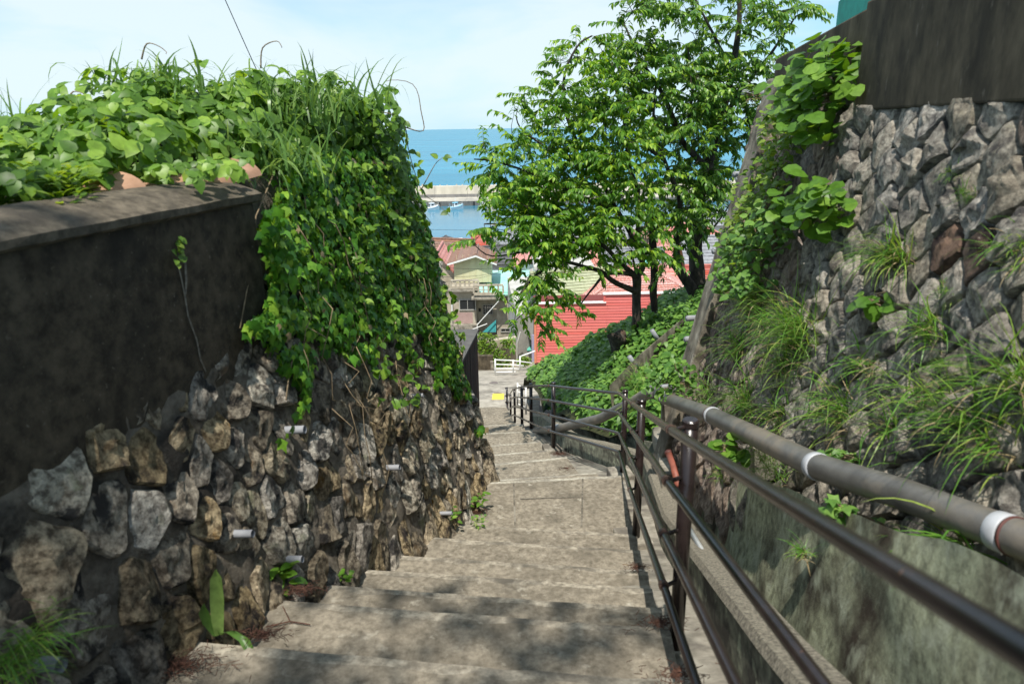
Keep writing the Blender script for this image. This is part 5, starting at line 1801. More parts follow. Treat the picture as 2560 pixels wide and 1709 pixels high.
# litter
def litter(label, px, py, z, r, n):
    c = atz(px, py, z)
    t = thing('needle_litter', label, 'litter', c, 'patches of red brown needles on the steps')
    m = MB()
    for _ in range(n):
        a = random.uniform(0, 6.283)
        q = abs(random.gauss(0, .5)) * r
        p = c + Vector((q * math.cos(a), q * .45 * math.sin(a), random.uniform(.004, .02)))
        b = random.uniform(0, 6.283)
        d = Vector((math.cos(b), math.sin(b), random.uniform(-.1, .15))) * random.uniform(.015, .04)
        m.tube([p, p + d], .0014, 3, caps=False)
    o = m.build('needles', m_litter, t)
    o['kind'] = 'stuff'
for lb, px, py, z, r, n in (('needle patch spread on the nearest step by the wall', 455, 1665, -1.88, .2, 320), ('needle patch behind the strap leaved plant', 660, 1590, -1.89, .12, 160), ('needle patch at the wall end of the second step', 745, 1478, -2.09, .13, 220),
                            ('needle patch at the wall foot on the fourth step', 995, 1372, -2.88, .09, 120), ('needle patch on the landing by the wall corner', 1195, 1280, -3.29, .12, 200), ('needle patch beside the footing on the lower flight', 1395, 1136, -3.88, .16, 200),
                            ('needle patch in the middle of the first lower step', 1415, 1172, -3.59, .13, 90), ('needle patch at the rail end of the fourth step', 1590, 1420, -2.68, .1, 120), ('needle patch at the rail end of the second step', 1650, 1560, -2.08, .12, 160), ('needle patch by the lowest rail near the camera', 1690, 1690, -1.88, .14, 160)):
    litter(lb, px, py, z, r, n)
tg = thing('twig', 'thin dark forked twig lying on the second step', 'twig', atz(740, 1555, -2.0))
MB().tube([atz(665, 1566, -2.085), atz(725, 1552, -2.085), atz(775, 1560, -2.085)], .003, 6).tube([atz(725, 1552, -2.085), atz(707, 1515, -2.085)], .002, 6).build('twig_wood', m_litter, tg)
for k, (px, py, z, lb) in enumerate(((1555, 1410, -2.695, 'pale straw lying on the fourth step by the rail'), (1085, 1325, -3.08, 'dry stalk lying at the wall foot above the landing'))):
    q = atz(px, py, z)
    MB().tube([q, q + Vector((.12, -.03, .004)), q + Vector((.22, -.05, .0))], .002, 5).build('dry_straw', m_dry, thing('straw', lb, 'straw', q))
#__PART4__
# ------------------------------------------------------------------ materials of the town
m_redbd = M('salmon red boards', (0.60, 0.135, 0.118), (0.67, 0.165, 0.145), scale=3, rough=0.75, bump=0.15, bscale=20, stretch=(0.4, 1, 3), c3=(0.66, 0.19, 0.14), c3scale=0.5, c3lo=.45, c3hi=.7, c4=(0.36, 0.085, 0.075), c4scale=3.2, c4lo=.66, c4hi=.8, objvar=.03)
m_lath = flat('dark board gap', (0.16, 0.03, 0.025), rough=.9)
m_cream = M('cream yellow siding', (0.5, 0.48, 0.3), (0.58, 0.56, 0.36), scale=1.5, rough=.8, bump=.05)
m_beige = M('stained beige render', (0.34, 0.29, 0.22), (0.5, 0.45, 0.36), scale=1.6, rough=.9, bump=.2, bscale=12, c3=(0.2, 0.17, 0.14), c3scale=1.1, c3lo=.6, c3hi=.75)
m_pinkp = M('faded pink render', (0.36, 0.24, 0.22), (0.44, 0.31, 0.28), scale=2, rough=.9, bump=.1)
m_terr = M('mint roof coating', (0.28, 0.58, 0.5), (0.4, 0.68, 0.6), scale=1.2, rough=.7, bump=.1, c4=(0.2, 0.42, 0.38), c4scale=1.4, c4lo=.6, c4hi=.7)
m_tealp = flat('teal painted wall', (0.06, 0.36, 0.38), rough=.7)
m_glass = flat('dark window glass', (0.02, 0.022, 0.025), rough=.12, spec=.6)
m_alu = flat('window frame metal', (0.4, 0.39, 0.36), rough=.5)
m_brownr = M('brown roof tiles', (0.15, 0.085, 0.06), (0.28, 0.16, 0.115), scale=4, rough=.7, bump=.3, bscale=14, objvar=.1)
m_pinkr = M('faded red roof tiles', (0.42, 0.16, 0.135), (0.6, 0.3, 0.26), scale=3, rough=.75, bump=.3, bscale=14, objvar=.1)
m_redwh = M('red and white weathered roof tiles', (0.42, 0.17, 0.14), (0.66, 0.48, 0.43), scale=14, rough=.8, bump=.3, bscale=14, lo=.46, hi=.62, objvar=.12)
m_redr = M('brick red roof tiles', (0.3, 0.07, 0.055), (0.42, 0.12, 0.09), scale=4, rough=.7, bump=.3, bscale=14, objvar=.1)
m_greyr = M('grey roof tiles', (0.17, 0.175, 0.19), (0.3, 0.31, 0.33), scale=4, rough=.55, bump=.3, bscale=14, objvar=.1)
m_darkr = M('dark roof tiles', (0.06, 0.06, 0.065), (0.12, 0.12, 0.125), scale=4, rough=.6, bump=.3, bscale=14, objvar=.1)
m_greenr = M('moss green roof tiles', (0.28, 0.31, 0.17), (0.42, 0.44, 0.28), scale=4, rough=.8, bump=.3, bscale=14, objvar=.12)
m_tealr = M('teal sheet roof', (0.09, 0.36, 0.29), (0.15, 0.44, 0.36), scale=2, rough=.6, bump=.05)
m_whitew = M('white render', (0.58, 0.57, 0.54), (0.72, 0.71, 0.68), scale=1, rough=.85, bump=.05)
m_orangew = M('orange brown timber wall', (0.3, 0.13, 0.045), (0.42, 0.2, 0.08), scale=3, rough=.8, stretch=(3, 3, .4), bump=.1)
m_brownw = flat('dark brown gable', (0.1, 0.055, 0.04), rough=.85)
m_plank = M('charred timber planks', (0.012, 0.009, 0.008), (0.04, 0.03, 0.026), scale=8, rough=.85, bump=.5, bscale=40, stretch=(3, 3, .3), c4=(0.1, 0.045, 0.025), c4scale=3, c4lo=.6, c4hi=.75, objvar=.3)
m_shedr = M('dark grey roof felt', (0.075, 0.072, 0.068), (0.115, 0.11, 0.104), scale=4, rough=.9, bump=.15)
m_gconc = M('pale side wall render', (0.36, 0.35, 0.32), (0.5, 0.49, 0.45), scale=1.4, rough=.9, bump=.15, c3=(0.2, 0.19, 0.17), c3scale=1.2, c3lo=.6, c3hi=.8)
m_quay = M('quay concrete', (0.36, 0.335, 0.285), (0.48, 0.45, 0.39), scale=.35, rough=.95, bump=0, c3=(0.26, 0.25, 0.22), c3scale=.08)
m_quayd = M('dark wet quay face', (0.1, 0.1, 0.095), (0.2, 0.195, 0.18), scale=.5, rough=.9, bump=0, stretch=(2, 2, .4))
m_bwall = M('breakwater concrete', (0.45, 0.415, 0.34), (0.56, 0.52, 0.43), scale=.25, rough=.95, bump=0, stretch=(1, 1, .5), c3=(0.36, 0.335, 0.28), c3scale=.12, c3lo=.5, c3hi=.7)
m_bwd = M('dark breakwater base', (0.16, 0.155, 0.15), (0.25, 0.24, 0.23), scale=.4, rough=.95, bump=0, stretch=(1, 1, .5))  # base step, darker grey than the wall panels above it
m_hull = flat('white boat hull', (0.76, 0.77, 0.78), rough=.35)
m_bblue = flat('light blue boat trim', (0.2, 0.5, 0.66), rough=.4)
m_black = flat('black rubber', (0.02, 0.02, 0.022), rough=.7)
m_yel = flat('yellow paint', (0.75, 0.56, 0.07), rough=.6)
m_iron = flat('cast iron', (0.14, 0.115, 0.105), rough=.7, var=.3, scale=40)
m_lilac = flat('lilac panel', (0.34, 0.32, 0.44), rough=.7)

def Z(px, py, Y): return W(px, py, Y).z
def X(px, py, Y): return W(px, py, Y).x
def pbox(x0, x1, y0, y1, Y, dep):
    """an upright box whose front shows between picture columns x0..x1 and rows y0..y1 at distance Y"""
    ym = (y0 + y1) / 2
    a, b = X(x0, ym, Y), X(x1, ym, Y)
    xm = (x0 + x1) / 2
    z1, z0 = Z(xm, y0, Y), Z(xm, y1, Y)
    return ((a + b) / 2, Y + dep / 2, (z0 + z1) / 2), (b - a, dep, z1 - z0)

def window(parent, c, w, h, n=2, rz=0.0, bars=0):
    """frame proud of the wall with set back panes; c is the centre on the wall face (facing -Y)"""
    m = MB()
    t = 0.05 * max(1, w)
    x, y, z = c
    m.box((x, y - .03, z + h / 2 + t / 2), (w + 2 * t, .1, t)).box((x, y - .03, z - h / 2 - t / 2), (w + 2 * t, .12, t))
    m.box((x - w / 2 - t / 2, y - .03, z), (t, .1, h)).box((x + w / 2 + t / 2, y - .03, z), (t, .1, h))
    for k in range(1, n):
        m.box((x - w / 2 + w * k / n, y - .028, z), (t * .6, .07, h))
    for k in range(1, bars + 1):
        m.box((x, y - .027, z - h / 2 + h * k / (bars + 1)), (w, .05, t * .4))
    fr = m.build('window', m_alu, parent)
    for k in range(n):
        MB().box((x - w / 2 + w * (k + .5) / n, y - .012, z), (w / n - .01, .014, h)).build('pane', m_glass, fr)
    return fr

def roof_slope(parent, e0, e1, r1, r0, n, mat, th=.06, name='tile_course'):
    """stepped courses of tiles from the eave e0-e1 up to the ridge r0-r1"""
    e0, e1, r0, r1 = map(Vector, (e0, e1, r0, r1))
    nn = (e1 - e0).cross(r0 - e0)
    if nn.length < 1e-6: nn = (e1 - e0).cross(r1 - e0)
    nn.normalize()
    if nn.z < 0: nn = -nn
    for k in range(n):
        a, b = k / n, min(1, (k + 1.15) / n)
        p0, p1 = e0.lerp(r0, a), e1.lerp(r1, a)
        q0, q1 = e0.lerp(r0, b), e1.lerp(r1, b)
        if (p1 - p0).length < .02: continue
        lo, hi = nn * th, nn * th * .25
        MB().hexa([p0 - nn * .02, p1 - nn * .02, q1 - nn * .02, q0 - nn * .02, p0 + lo, p1 + lo, q1 + hi, q0 + hi]).build(name, mat, parent)

def house(label, px, py, Y, w, d, h, roof, rh, rmat, wmat, rz=0.0, ridge='x', n=8, over=.45, wins=(), gmat=None, group=None, cat='house'):
    """px, py: middle of the front eave as it shows in the picture"""
    c = W(px, py, Y)
    t = thing('house', label, cat, (c.x, c.y + d / 2, c.z - h), group)
    co, si = math.cos(rz), math.sin(rz)
    def P(x, y, z): return Vector((c.x + x * co - y * si, c.y + d / 2 + x * si + y * co, c.z + z))
    a, b = w / 2, d / 2
    m = MB().hexa([P(-a, -b, -h), P(a, -b, -h), P(a, b, -h), P(-a, b, -h), P(-a, -b, 0), P(a, -b, 0), P(a, b, 0), P(-a, b, 0)])
    m.build('wall', wmat, t)
    rf = bpy.data.objects.new('roof', None)
    link(rf, t, t.location)
    o = over
    dz = -over * rh / (b if ridge == 'x' else a)
    if roof == 'flat':
        MB().hexa([P(-a - .12, -b - .12, 0.003), P(a + .12, -b - .12, 0.003), P(a + .12, b + .12, .003), P(-a - .12, b + .12, .003), P(-a - .12, -b - .12, .22), P(a + .12, -b - .12, .22), P(a + .12, b + .12, .22), P(-a - .12, b + .12, .22)]).build('roof_slab', rmat, rf)
    elif roof == 'gable' and ridge == 'x':
        roof_slope(rf, P(-a - o, -b - o, dz), P(a + o, -b - o, dz), P(a + o, 0, rh), P(-a - o, 0, rh), n, rmat)
        roof_slope(rf, P(a + o, b + o, dz), P(-a - o, b + o, dz), P(-a - o, 0, rh), P(a + o, 0, rh), max(3, n // 2), rmat)
        for s_ in (-1, 1):
            MB().prism([P(s_ * a * .99, -b, 0), P(s_ * a * .99, b, 0), P(s_ * a * .99, 0, rh - .06)], (P(.05 * -s_, 0, 0) - P(0, 0, 0))).build('gable', gmat or wmat, t)
        MB().tube([P(-a - o, 0, rh + .06), P(a + o, 0, rh + .06)], .12, 8).build('ridge', rmat, rf)
    elif roof == 'gable':
        roof_slope(rf, P(-a - o, b + o, dz), P(-a - o, -b - o, dz), P(0, -b - o, rh), P(0, b + o, rh), n, rmat)
        roof_slope(rf, P(a + o, -b - o, dz), P(a + o, b + o, dz), P(0, b + o, rh), P(0, -b - o, rh), n, rmat)
        for s_ in (-1, 1):
            MB().prism([P(-a, s_ * b * .995, 0), P(a, s_ * b * .995, 0), P(0, s_ * b * .995, rh - .06)], (P(0, .05 * -s_, 0) - P(0, 0, 0))).build('gable', gmat or wmat, t)
        MB().tube([P(0, -b - o, rh + .06), P(0, b + o, rh + .06)], .12, 8).build('ridge', rmat, rf)
    else:   # hip
        q = max(0.0, a - b)
        e = [P(-a - o, -b - o, dz), P(a + o, -b - o, dz), P(a + o, b + o, dz), P(-a - o, b + o, dz)]
        r0, r1 = P(-q, 0, rh), P(q, 0, rh)
        roof_slope(rf, e[0], e[1], r1, r0, n, rmat)
        roof_slope(rf, e[1], e[2], r1, r1, n, rmat)
        roof_slope(rf, e[2], e[3], r0, r1, max(3, n // 2), rmat)
        roof_slope(rf, e[3], e[0], r0, r0, n, rmat)
        for u, v in ((e[0], r0), (e[1], r1)):
            MB().tube([u + Vector((0, 0, .05)), v + Vector((0, 0, .06))], .09, 8).build('hip_ridge', rmat, rf)
        if q > 0: MB().tube([r0 + Vector((0, 0, .06)), r1 + Vector((0, 0, .06))], .11, 8).build('ridge', rmat, rf)
    for (fx, fz, ww, hh) in wins:
        if abs(rz) < 1e-6:
            window(t, (c.x + fx * w, c.y - .002, c.z + fz * h), ww, hh)
    return t

# ------------------------------------------------------------------ red board shed
rs = thing('red_shed', 'salmon red building with horizontal boards and white roof trim', 'building', W(1520, 906, 33))
YS = 33.0
x0 = X(1338, 830, YS)
xm = X(1511, 745, YS)
x1 = X(1745, 745, YS)
zb, zl, zh = Z(1338, 906, YS), Z(1425, 758, YS), Z(1600, 734, YS)
bh = 0.146
nb = int((zl - zb) / bh)
bh = (zl - zb) / nb
MB().hexa([(x0 + .02, YS + .02, zb - .3), (x1, YS + .02, zb - .3), (x1, YS + 3.2, zb - .3), (x0 + .02, YS + 3.2, zb - .3), (x0 + .02, YS + .02, zl - .02), (x1, YS + .02, zl - .02), (x1, YS + 3.2, zl - .35), (x0 + .02, YS + 3.2, zl - .35)]).build('wall', m_lath, rs)
MB().hexa([(xm + .05, YS + .02, zl - .02), (x1, YS + .02, zl - .02), (x1, YS + .4, zl - .02), (xm + .05, YS + .4, zl - .02), (xm + .05, YS + .02, zh - .02), (x1, YS + .02, zh - .02), (x1, YS + .4, zh - .02), (xm + .05, YS + .4, zh - .02)]).build('parapet', m_lath, rs)
def board(xa, xb, z, h):
    j = random.uniform(-.006, .006)
    MB().hexa([(xa, YS - .030, z + .008 + j), (xb, YS - .030, z + .008 - j), (xb, YS + .018, z + .008), (xa, YS + .018, z + .008), (xa, YS - .012, z + h - .0035), (xb, YS - .012, z + h - .0035), (xb, YS + .018, z + h - .0035), (xa, YS + .018, z + h - .0035)]).build('board', m_redbd, rs)
for k in range(nb):
    z = zb + k * bh
    xj = x0 + random.choice([2.4, 3.6, 4.8, 5.6])
    board(x0 + .06, xj, z, bh)
    board(xj + .006, x1, z, bh)
k = 0
while zl + (k + 1) * bh < zh + .02:
    board(xm + .05, x1, zl + k * bh, bh)
    k += 1
MB().box((x0 + .0, YS - .03, (zb + zl) / 2), (.11, .1, zl - zb)).build('corner_trim', flat('orange red trim', (0.62, 0.22, 0.12), rough=.7), rs)
MB().box((xm, YS - .0, (zl + zh) / 2), (.09, .12, zh - zl)).build('corner_trim', m_redbd, rs)
MB().box(((x0 + xm) / 2 - .02, YS + .02, zl + .03), (xm - x0 + .2, .24, .06)).build('roof_trim', m_white, rs)
MB().box(((xm + x1) / 2, YS + .02, zh + .03), (x1 - xm + .15, .24, .07)).build('roof_trim', m_white, rs)
MB().box((x0 + .12, YS + .05, zb - .12), (.3, .2, .2)).build('plinth', m_brownw, rs)
lb = thing('panel_board', 'narrow lilac board leaning at the corner of the red building', 'board', W(1333, 905, 33.4))
MB().box((X(1333, 870, 33.4), 33.4, Z(1333, 870, 33.4)), (.16, .1, 1.45)).build('board_sheet', m_lilac, lb)
# ------------------------------------------------------------------ cream house with terrace
ch = thing('cream_house', 'cream yellow house with brown gable roof above a stained beige lower storey', 'house', W(1190, 815, 55))
YA = 55.0
def part_box(name, mat, x0, x1, y0, y1, Y, dep, parent=ch):
    c, s_ = pbox(x0, x1, y0, y1, Y, dep)
    return MB().box(c, s_).build(name, mat, parent)
part_box('lower_wall', m_beige, 1128, 1191, 722, 822, YA, 7)
part_box('recess_wall', m_beige, 1191, 1242, 738, 850, YA + .8, 6)
part_box('end_pier', m_beige, 1242, 1290, 735, 848, YA + .1, 5)
part_box('painted_patch', m_pinkp, 1135, 1182, 781, 811, YA - .012, .02)
part_box('plinth', m_conc, 1126, 1196, 812, 870, YA - .5, 6)
cu, su = pbox(1135, 1228, 652, 706, YA + 2.2, 4.2)
MB().box(cu, su).build('upper_wall', m_cream, ch)
# siding joints of the upper storey stand as thin battens
for k in range(6):
    xx = cu[0] - su[0] / 2 + su[0] * (k + .5) / 6
    MB().box((xx, YA + 2.185, cu[2] + .3), (.025, .03, su[2] + .5)).build('batten', m_cream, ch)
pk = W(1190, 636, YA + 2.2)
ex0, ex1 = cu[0] - su[0] / 2, cu[0] + su[0] / 2
ez = cu[2] + su[2] / 2
yf, yb = YA + 2.2, YA + 6.4
MB().prism([(ex0, yf, ez), (ex1, yf, ez), (pk.x, yf, pk.z)], (0, .1, 0)).build('gable', m_cream, ch)
rf = bpy.data.objects.new('roof', None)
link(rf, ch, ch.location)
for sx, xe in ((-1, ex0), (1, ex1)):
    sl_ = (pk.z - ez) / abs(pk.x - xe)
    xo, zo = xe + sx * .5, ez - .5 * sl_
    roof_slope(rf, (xo, yf - .55, zo + .03), (xo, yb + .4, zo + .03), (pk.x, yb + .4, pk.z + .03), (pk.x, yf - .55, pk.z + .03), 9, m_brownr)
    MB().hexa([(xo, yf - .57, zo - .12), (pk.x, yf - .57, pk.z - .12), (pk.x, yf - .5, pk.z - .12), (xo, yf - .5, zo - .12), (xo, yf - .57, zo + .03), (pk.x, yf - .57, pk.z + .03), (pk.x, yf - .5, pk.z + .03), (xo, yf - .5, zo + .03)]).build('barge_board', m_white, rf)
MB().tube([(pk.x, yf - .5, pk.z + .1), (pk.x, yb + .4, pk.z + .1)], .1, 8).build('ridge', m_brownr, rf)
# mint terrace and block parapets
zt = Z(1250, 735, YA)
MB().box((X(1262, 700, YA + 3), YA + 4.6, zt + .1), (4.6, 9, .12)).build('terrace', m_terr, ch)
def parapet(x0, x1, y0, y1, Y, nb_):
    c, s_ = pbox(x0, x1, y0, y1, Y, .16)
    x, y, z = c
    w, d, h = s_
    m = MB().box((x, y, z + h / 2 - .08), (w, .2, .14)).box((x, y, z - h / 2 + .1), (w, .18, .2))
    p = m.build('parapet', m_beige, ch)
    for k in range(nb_ + 1):
        MB().box((x - w / 2 + w * k / nb_, y, z), (.14, .15, h - .3)).build('baluster', m_beige, p)
    MB().box((x, y, z), (w, .04, .06)).build('mid_rail', m_beige, p)
parapet(1127, 1196, 699, 722, YA - .3, 6)
parapet(1184, 1258, 711, 738, YA - .9, 6)
MB().box((X(1221, 740, YA), YA - .5, Z(1221, 739, YA)), (2.7, 1.2, .14)).build('balcony_slab', m_conc, ch)
MB().box((X(1160, 722, YA), YA - .12, Z(1160, 724, YA)), (2.5, .7, .14)).build('balcony_slab', m_conc, ch)
MB().box((X(1265, 735, YA), YA - .0, Z(1265, 735.5, YA)), (1.8, .5, .12)).build('balcony_slab', m_terr, ch)
c, s_ = pbox(1150, 1188, 749, 773, YA, .1)
window(ch, (c[0], YA - .002, c[2]), s_[0], s_[2])
c, s_ = pbox(1208, 1231, 762, 784, YA + .8, .1)
window(ch, (c[0], YA + .798, c[2]), s_[0], s_[2], n=4, bars=3)
c, s_ = pbox(1253, 1274, 821, 828, YA + .1, .1)
window(ch, (c[0], YA + .098, c[2]), s_[0], s_[2])
part_box('meter_box', m_black, 1197, 1202, 771, 779, YA + .74, .05)
a, b, c_ = W(1207, 830, YA - .2), W(1240, 830, YA - .2), W(1240, 800, YA - .2)
MB().prism([a, b, c_], (0, .1, 0)).build('stair_flank', m_tealp, ch)
MB().tube([W(1129, 724, YA - .15), W(1131, 800, YA - .15)], .06, 8).build('downpipe', m_white, ch)
MB().tube([W(1289, 745, YA - .0), W(1290, 900, YA - .0)], .05, 8).build('downpipe', m_gconc, ch)
MB().tube([W(1193, 812, YA - 1), W(1247, 752, YA - 1)], .04, 6).tube([W(1181, 823, YA - 1), W(1218, 809, YA - 1)], .04, 6).tube([W(1193, 812, YA - 1), W(1194, 838, YA - 1)], .035, 6).build('stair_rail', m_white, ch)
# narrow house beside the red building
nh = thing('narrow_house', 'narrow pale house with green awning between cream house and red building', 'house', W(1310, 880, 44))
xa, xb = X(1292, 830, 42), X(1318, 830, 46)
zt0, zb0 = Z(1300, 770, 44), Z(1300, 905, 44)
MB().hexa([(xa, 42, zb0), (xb + 2.6, 46, zb0), (xb + 2.6, 54, zb0), (xa - .6, 54, zb0), (xa, 42, zt0), (xb + 2.6, 46, zt0), (xb + 2.6, 54, zt0), (xa - .6, 54, zt0)]).build('wall', m_gconc, nh)
c, s_ = pbox(1317, 1345, 800, 905, 43.4, 1.5)
MB().box(c, s_).build('front_wall', m_cream, nh)
c, s_ = pbox(1319, 1330, 809, 836, 43.4, .1)
window(nh, (c[0], 43.398, c[2]), s_[0], s_[2], n=1)
c, s_ = pbox(1314, 1346, 786, 800, 43.0, .9)
MB().box(c, s_).build('eave', m_brownw, nh)
a = W(1317, 857, 43.3)
b = W(1340, 857, 43.3)
MB().prism([a, (a.x, a.y - .6, a.z - .3), (a.x, a.y - .6, a.z - .36), (a.x, a.y, a.z - .1)], (b.x - a.x, 0, 0)).build('awning', m_tealr, nh)
c, s_ = pbox(1318, 1336, 866, 882, 43.35, .1)
MB().box(c, s_).build('shutter', m_black, nh)
MB().tube([W(1293, 860, 41.6), W(1301, 830, 41.6)], .06, 8).build('downpipe', m_gconc, nh)
MB().tube([W(1292, 905, 41.6), W(1293, 860, 41.6)], .06, 8).build('downpipe', m_gconc, nh)
# stucco retaining wall with creeper
sw = thing('garden_wall', 'stained stucco retaining wall overgrown with creeper behind white railing', 'wall', W(1240, 935, 40))
a, b = W(1180, 905, 39.0), W(1291, 905, 40.0)
zt0, zb0 = Z(1240, 850, 39.5), Z(1240, 940, 39.5)
MB().hexa([(a.x, a.y, zb0), (b.x, b.y, zb0), (b.x, b.y + .4, zb0), (a.x, a.y + .4, zb0), (a.x, a.y, zt0), (b.x, b.y, zt0), (b.x, b.y + .4, zt0), (a.x, a.y + .4, zt0)]).build('wall_body', m_beige, sw, bevel=.02)
c, s_ = pbox(1180, 1233, 890, 945, 36.5, .3)
MB().box(c, s_).build('low_wall', m_streak, sw)
c, s_ = pbox(1226, 1234, 905, 937, 36.2, .25)
MB().box(c, s_).build('pillar', m_butt, sw)
def wall_creeper(label, poly_, n, thick, Y):
    shrub('creeper', label, 'vine', poly_, n, .17, lf_vine, 'ovate', thick, 120, surf=lambda x, y: W(x, y, Y), stems=False)
wall_creeper('bushy creeper covering the stucco wall by the dark timber shed', [(1190, 850), (1215, 832), (1245, 838), (1252, 862), (1275, 885), (1290, 905), (1288, 925), (1240, 918), (1225, 890), (1198, 880)], 900, .6, 39.0)
wall_creeper('small creeper patch at the right end of the stucco wall', [(1266, 850), (1288, 848), (1288, 870), (1270, 868)], 150, .4, 39.4)
wall_creeper('shrub behind the white railing beside the red building', [(1302, 905), (1310, 890), (1332, 896), (1335, 908), (1310, 915)], 200, .3, 34.5)
# white railing
wrail = thing('white_railing', 'white tubular railing at the bend of the path', 'railing', W(1240, 935, 32.5))
YW = 32.0
def P_(x, y): return W(x, y, YW)
for x, y0, y1 in ((1238, 897, 936), (1283, 899, 930), (1300, 890, 926)):
    MB().tube([P_(x, y1), P_(x, y0)], .04, 10).build('post', m_white, wrail, smooth=True)
for a, b, c in (((1238, 899), (1283, 901), (1331, 907)), ((1238, 910.5), (1283, 911.5), (1310, 914)), ((1238, 921), (1283, 921), (1300, 922)), ((1238, 930), (1283, 929), (1290, 929))):
    MB().tube([P_(*a), P_(*b), P_(*c)], .03, 8).build('rail', m_white, wrail, smooth=True)
MB().tube([P_(1300, 891), P_(1338, 877)], .035, 8).build('rail', m_white, wrail, smooth=True)
wf = thing('white_fence', 'small white tubular fence end standing behind the far handrail posts', 'railing', W(1300, 1030, 19))
for x, y0, y1 in ((1294, 957, 1012), (1315, 968, 1035)):
    MB().tube([W(x, y1, 18.2), W(x, y0, 18.2)], .025, 8).build('post', m_white, wf, smooth=True)
for y in (962, 978, 995, 1009):
    MB().tube([W(1294, y, 18.2), W(1315, y + 9, 18.2)], .018, 8).build('rail', m_white, wf, smooth=True)
# things on the path
def on_path(px, py):
    d = ray(px, py)
    lo, hi = 15.0, 45.0
    for _ in range(50):
        mid = (lo + hi) / 2
        p = d * (mid / d[1])
        if p[2] > ZPATH(mid) + .1 * max(0, p[0]): lo = mid
        else: hi = mid
    return Vector(d * (lo / d[1]))
pl = thing('step_plate', 'yellow plate lying on the path at the foot of the stairs', 'plate', on_path(1245, 995))
c = on_path(1245, 996)
MB().box((c.x, c.y, c.z + .02), (.42, .8, .04), -.03).build('plate', m_yel, pl, bevel=.01)
for px, py, lb_, r_ in ((1235, 958, 'round rusty manhole cover in the middle of the path', .17), (1244, 986, 'round dark manhole cover just beyond the yellow plate', .17)):
    c = on_path(px, py)
    mh = thing('manhole_cover', lb_, 'manhole', c)
    MB().tube([c + Vector((0, 0, -.02)), c + Vector((0, 0, .022))], r_, 24).build('cover', m_iron, mh)
    MB().tube([c + Vector((0, 0, -.02)), c + Vector((0, 0, .014))], r_ + .03, 24).build('frame', m_conc, mh)
# dark timber shed left of the lower stairs
ts = thing('timber_shed', 'dark charred timber shed with grey flat roof beyond the ivy corner', 'shed', (-1.2, 17, -7))
far, near = W(1196, 930, 19.0), Vector((-1.55, 13.9, 0))
zt0 = Z(1192, 828, 19.0)
zb0 = -9.2
dirv = Vector((near.x - far.x, near.y - far.y, 0))
ln = dirv.length
dirv.normalize()
nrm = Vector((dirv.y, -dirv.x, 0))
if nrm.x < 0: nrm = -nrm
npl = 26
for k in range(npl):
    a = Vector((far.x, far.y, 0)) + dirv * (ln * k / npl + .004)
    b = Vector((far.x, far.y, 0)) + dirv * (ln * (k + 1) / npl - .004)
    j = nrm * random.uniform(0.0, .014)
    MB().hexa([Vector((a.x, a.y, zb0)) + j, Vector((b.x, b.y, zb0)) + j, Vector((b.x, b.y, zb0)) - nrm * .03, Vector((a.x, a.y, zb0)) - nrm * .03,
               Vector((a.x, a.y, zt0)) + j, Vector((b.x, b.y, zt0)) + j, Vector((b.x, b.y, zt0)) - nrm * .03, Vector((a.x, a.y, zt0)) - nrm * .03]).build('plank', m_plank, ts)
MB().hexa([(far.x - .02, far.y + .02, zb0), (near.x - .05, near.y, zb0), (near.x - 4, near.y, zb0), (far.x - 4, far.y + .02, zb0), (far.x - .04, far.y, zt0 - .01), (near.x - .06, near.y, zt0 - .01), (near.x - 4, near.y, zt0 - .01), (far.x - 4, far.y, zt0 - .01)]).build('wall', m_plank, ts)
MB().slab([(far.x + .05, far.y + .08, zt0 + .05), (far.x - 4, far.y + .08, zt0 + .05), (near.x - 4, near.y, zt0 + .05), (near.x + .05, near.y, zt0 + .05)], .06).build('roof', m_shedr, ts)

# ------------------------------------------------------------------ roofs of the town
TG = 'tiled houses of the harbour town'
house('house with red and white weathered hip roof just behind the red building', 1612, 748, 38, 6.4, 5.2, 3, 'hip', 1.35, m_redwh, m_beige, n=16, group=TG)
house('house with moss green tiled roof behind the step in the red wall', 1432, 764, 39, 4.2, 4.4, 3, 'gable', 1.6, m_greenr, m_gconc, n=14, rz=.25, ridge='x', group=TG)
house('house with dark tiled roof wedged behind the green roof', 1530, 722, 43, 2.6, 3, 3, 'gable', .8, m_darkr, m_whitew, n=6, group=TG)
house('house with teal sheet roof under the palm trunk', 1632, 696, 46, 2.6, 3, 3, 'hip', 1.1, m_tealr, m_gconc, n=5, group=TG)
house('house with faded red roof right of the palm trunk low down', 1690, 730, 44, 3.6, 4, 3, 'hip', 1.9, m_pinkr, m_beige, n=12, group=TG)
house('house with orange brown timber wall under a grey roof', 1590, 657, 55, 4.4, 4, 4, 'gable', .8, m_greyr, m_orangew, n=9, group=TG, wins=((-.28, -.55, .8, .9), (.15, -.55, .8, .9)))
house('house with pyramid faded red roof left of the orange timber house', 1500, 668, 58, 3.6, 3.6, 4, 'hip', 1.7, m_pinkr, m_whitew, n=10, group=TG)
house('tall pink roofed house behind the dark leaning trunk', 1685, 650, 62, 4.6, 5, 4, 'hip', 2.6, m_pinkr, m_whitew, n=12, group=TG)
house('white flat roofed house among the leaves left of the pyramid roof', 1410, 672, 54, 4.6, 5, 5, 'flat', 0, m_gconc, m_whitew, group=TG, wins=((-.25, -.3, .9, .8), (.22, -.3, .9, .8)))
house('pale flat roofed house below the white one behind drooping leaves', 1345, 745, 50, 3.6, 4, 5, 'flat', 0, m_gconc, m_gconc, group=TG)
house('pink roofed house whose brown gable faces the camera', 1360, 660, 64, 5.0, 5, 4, 'gable', 1.1, m_pinkr, m_whitew, n=9, ridge='y', gmat=m_brownw, group=TG)
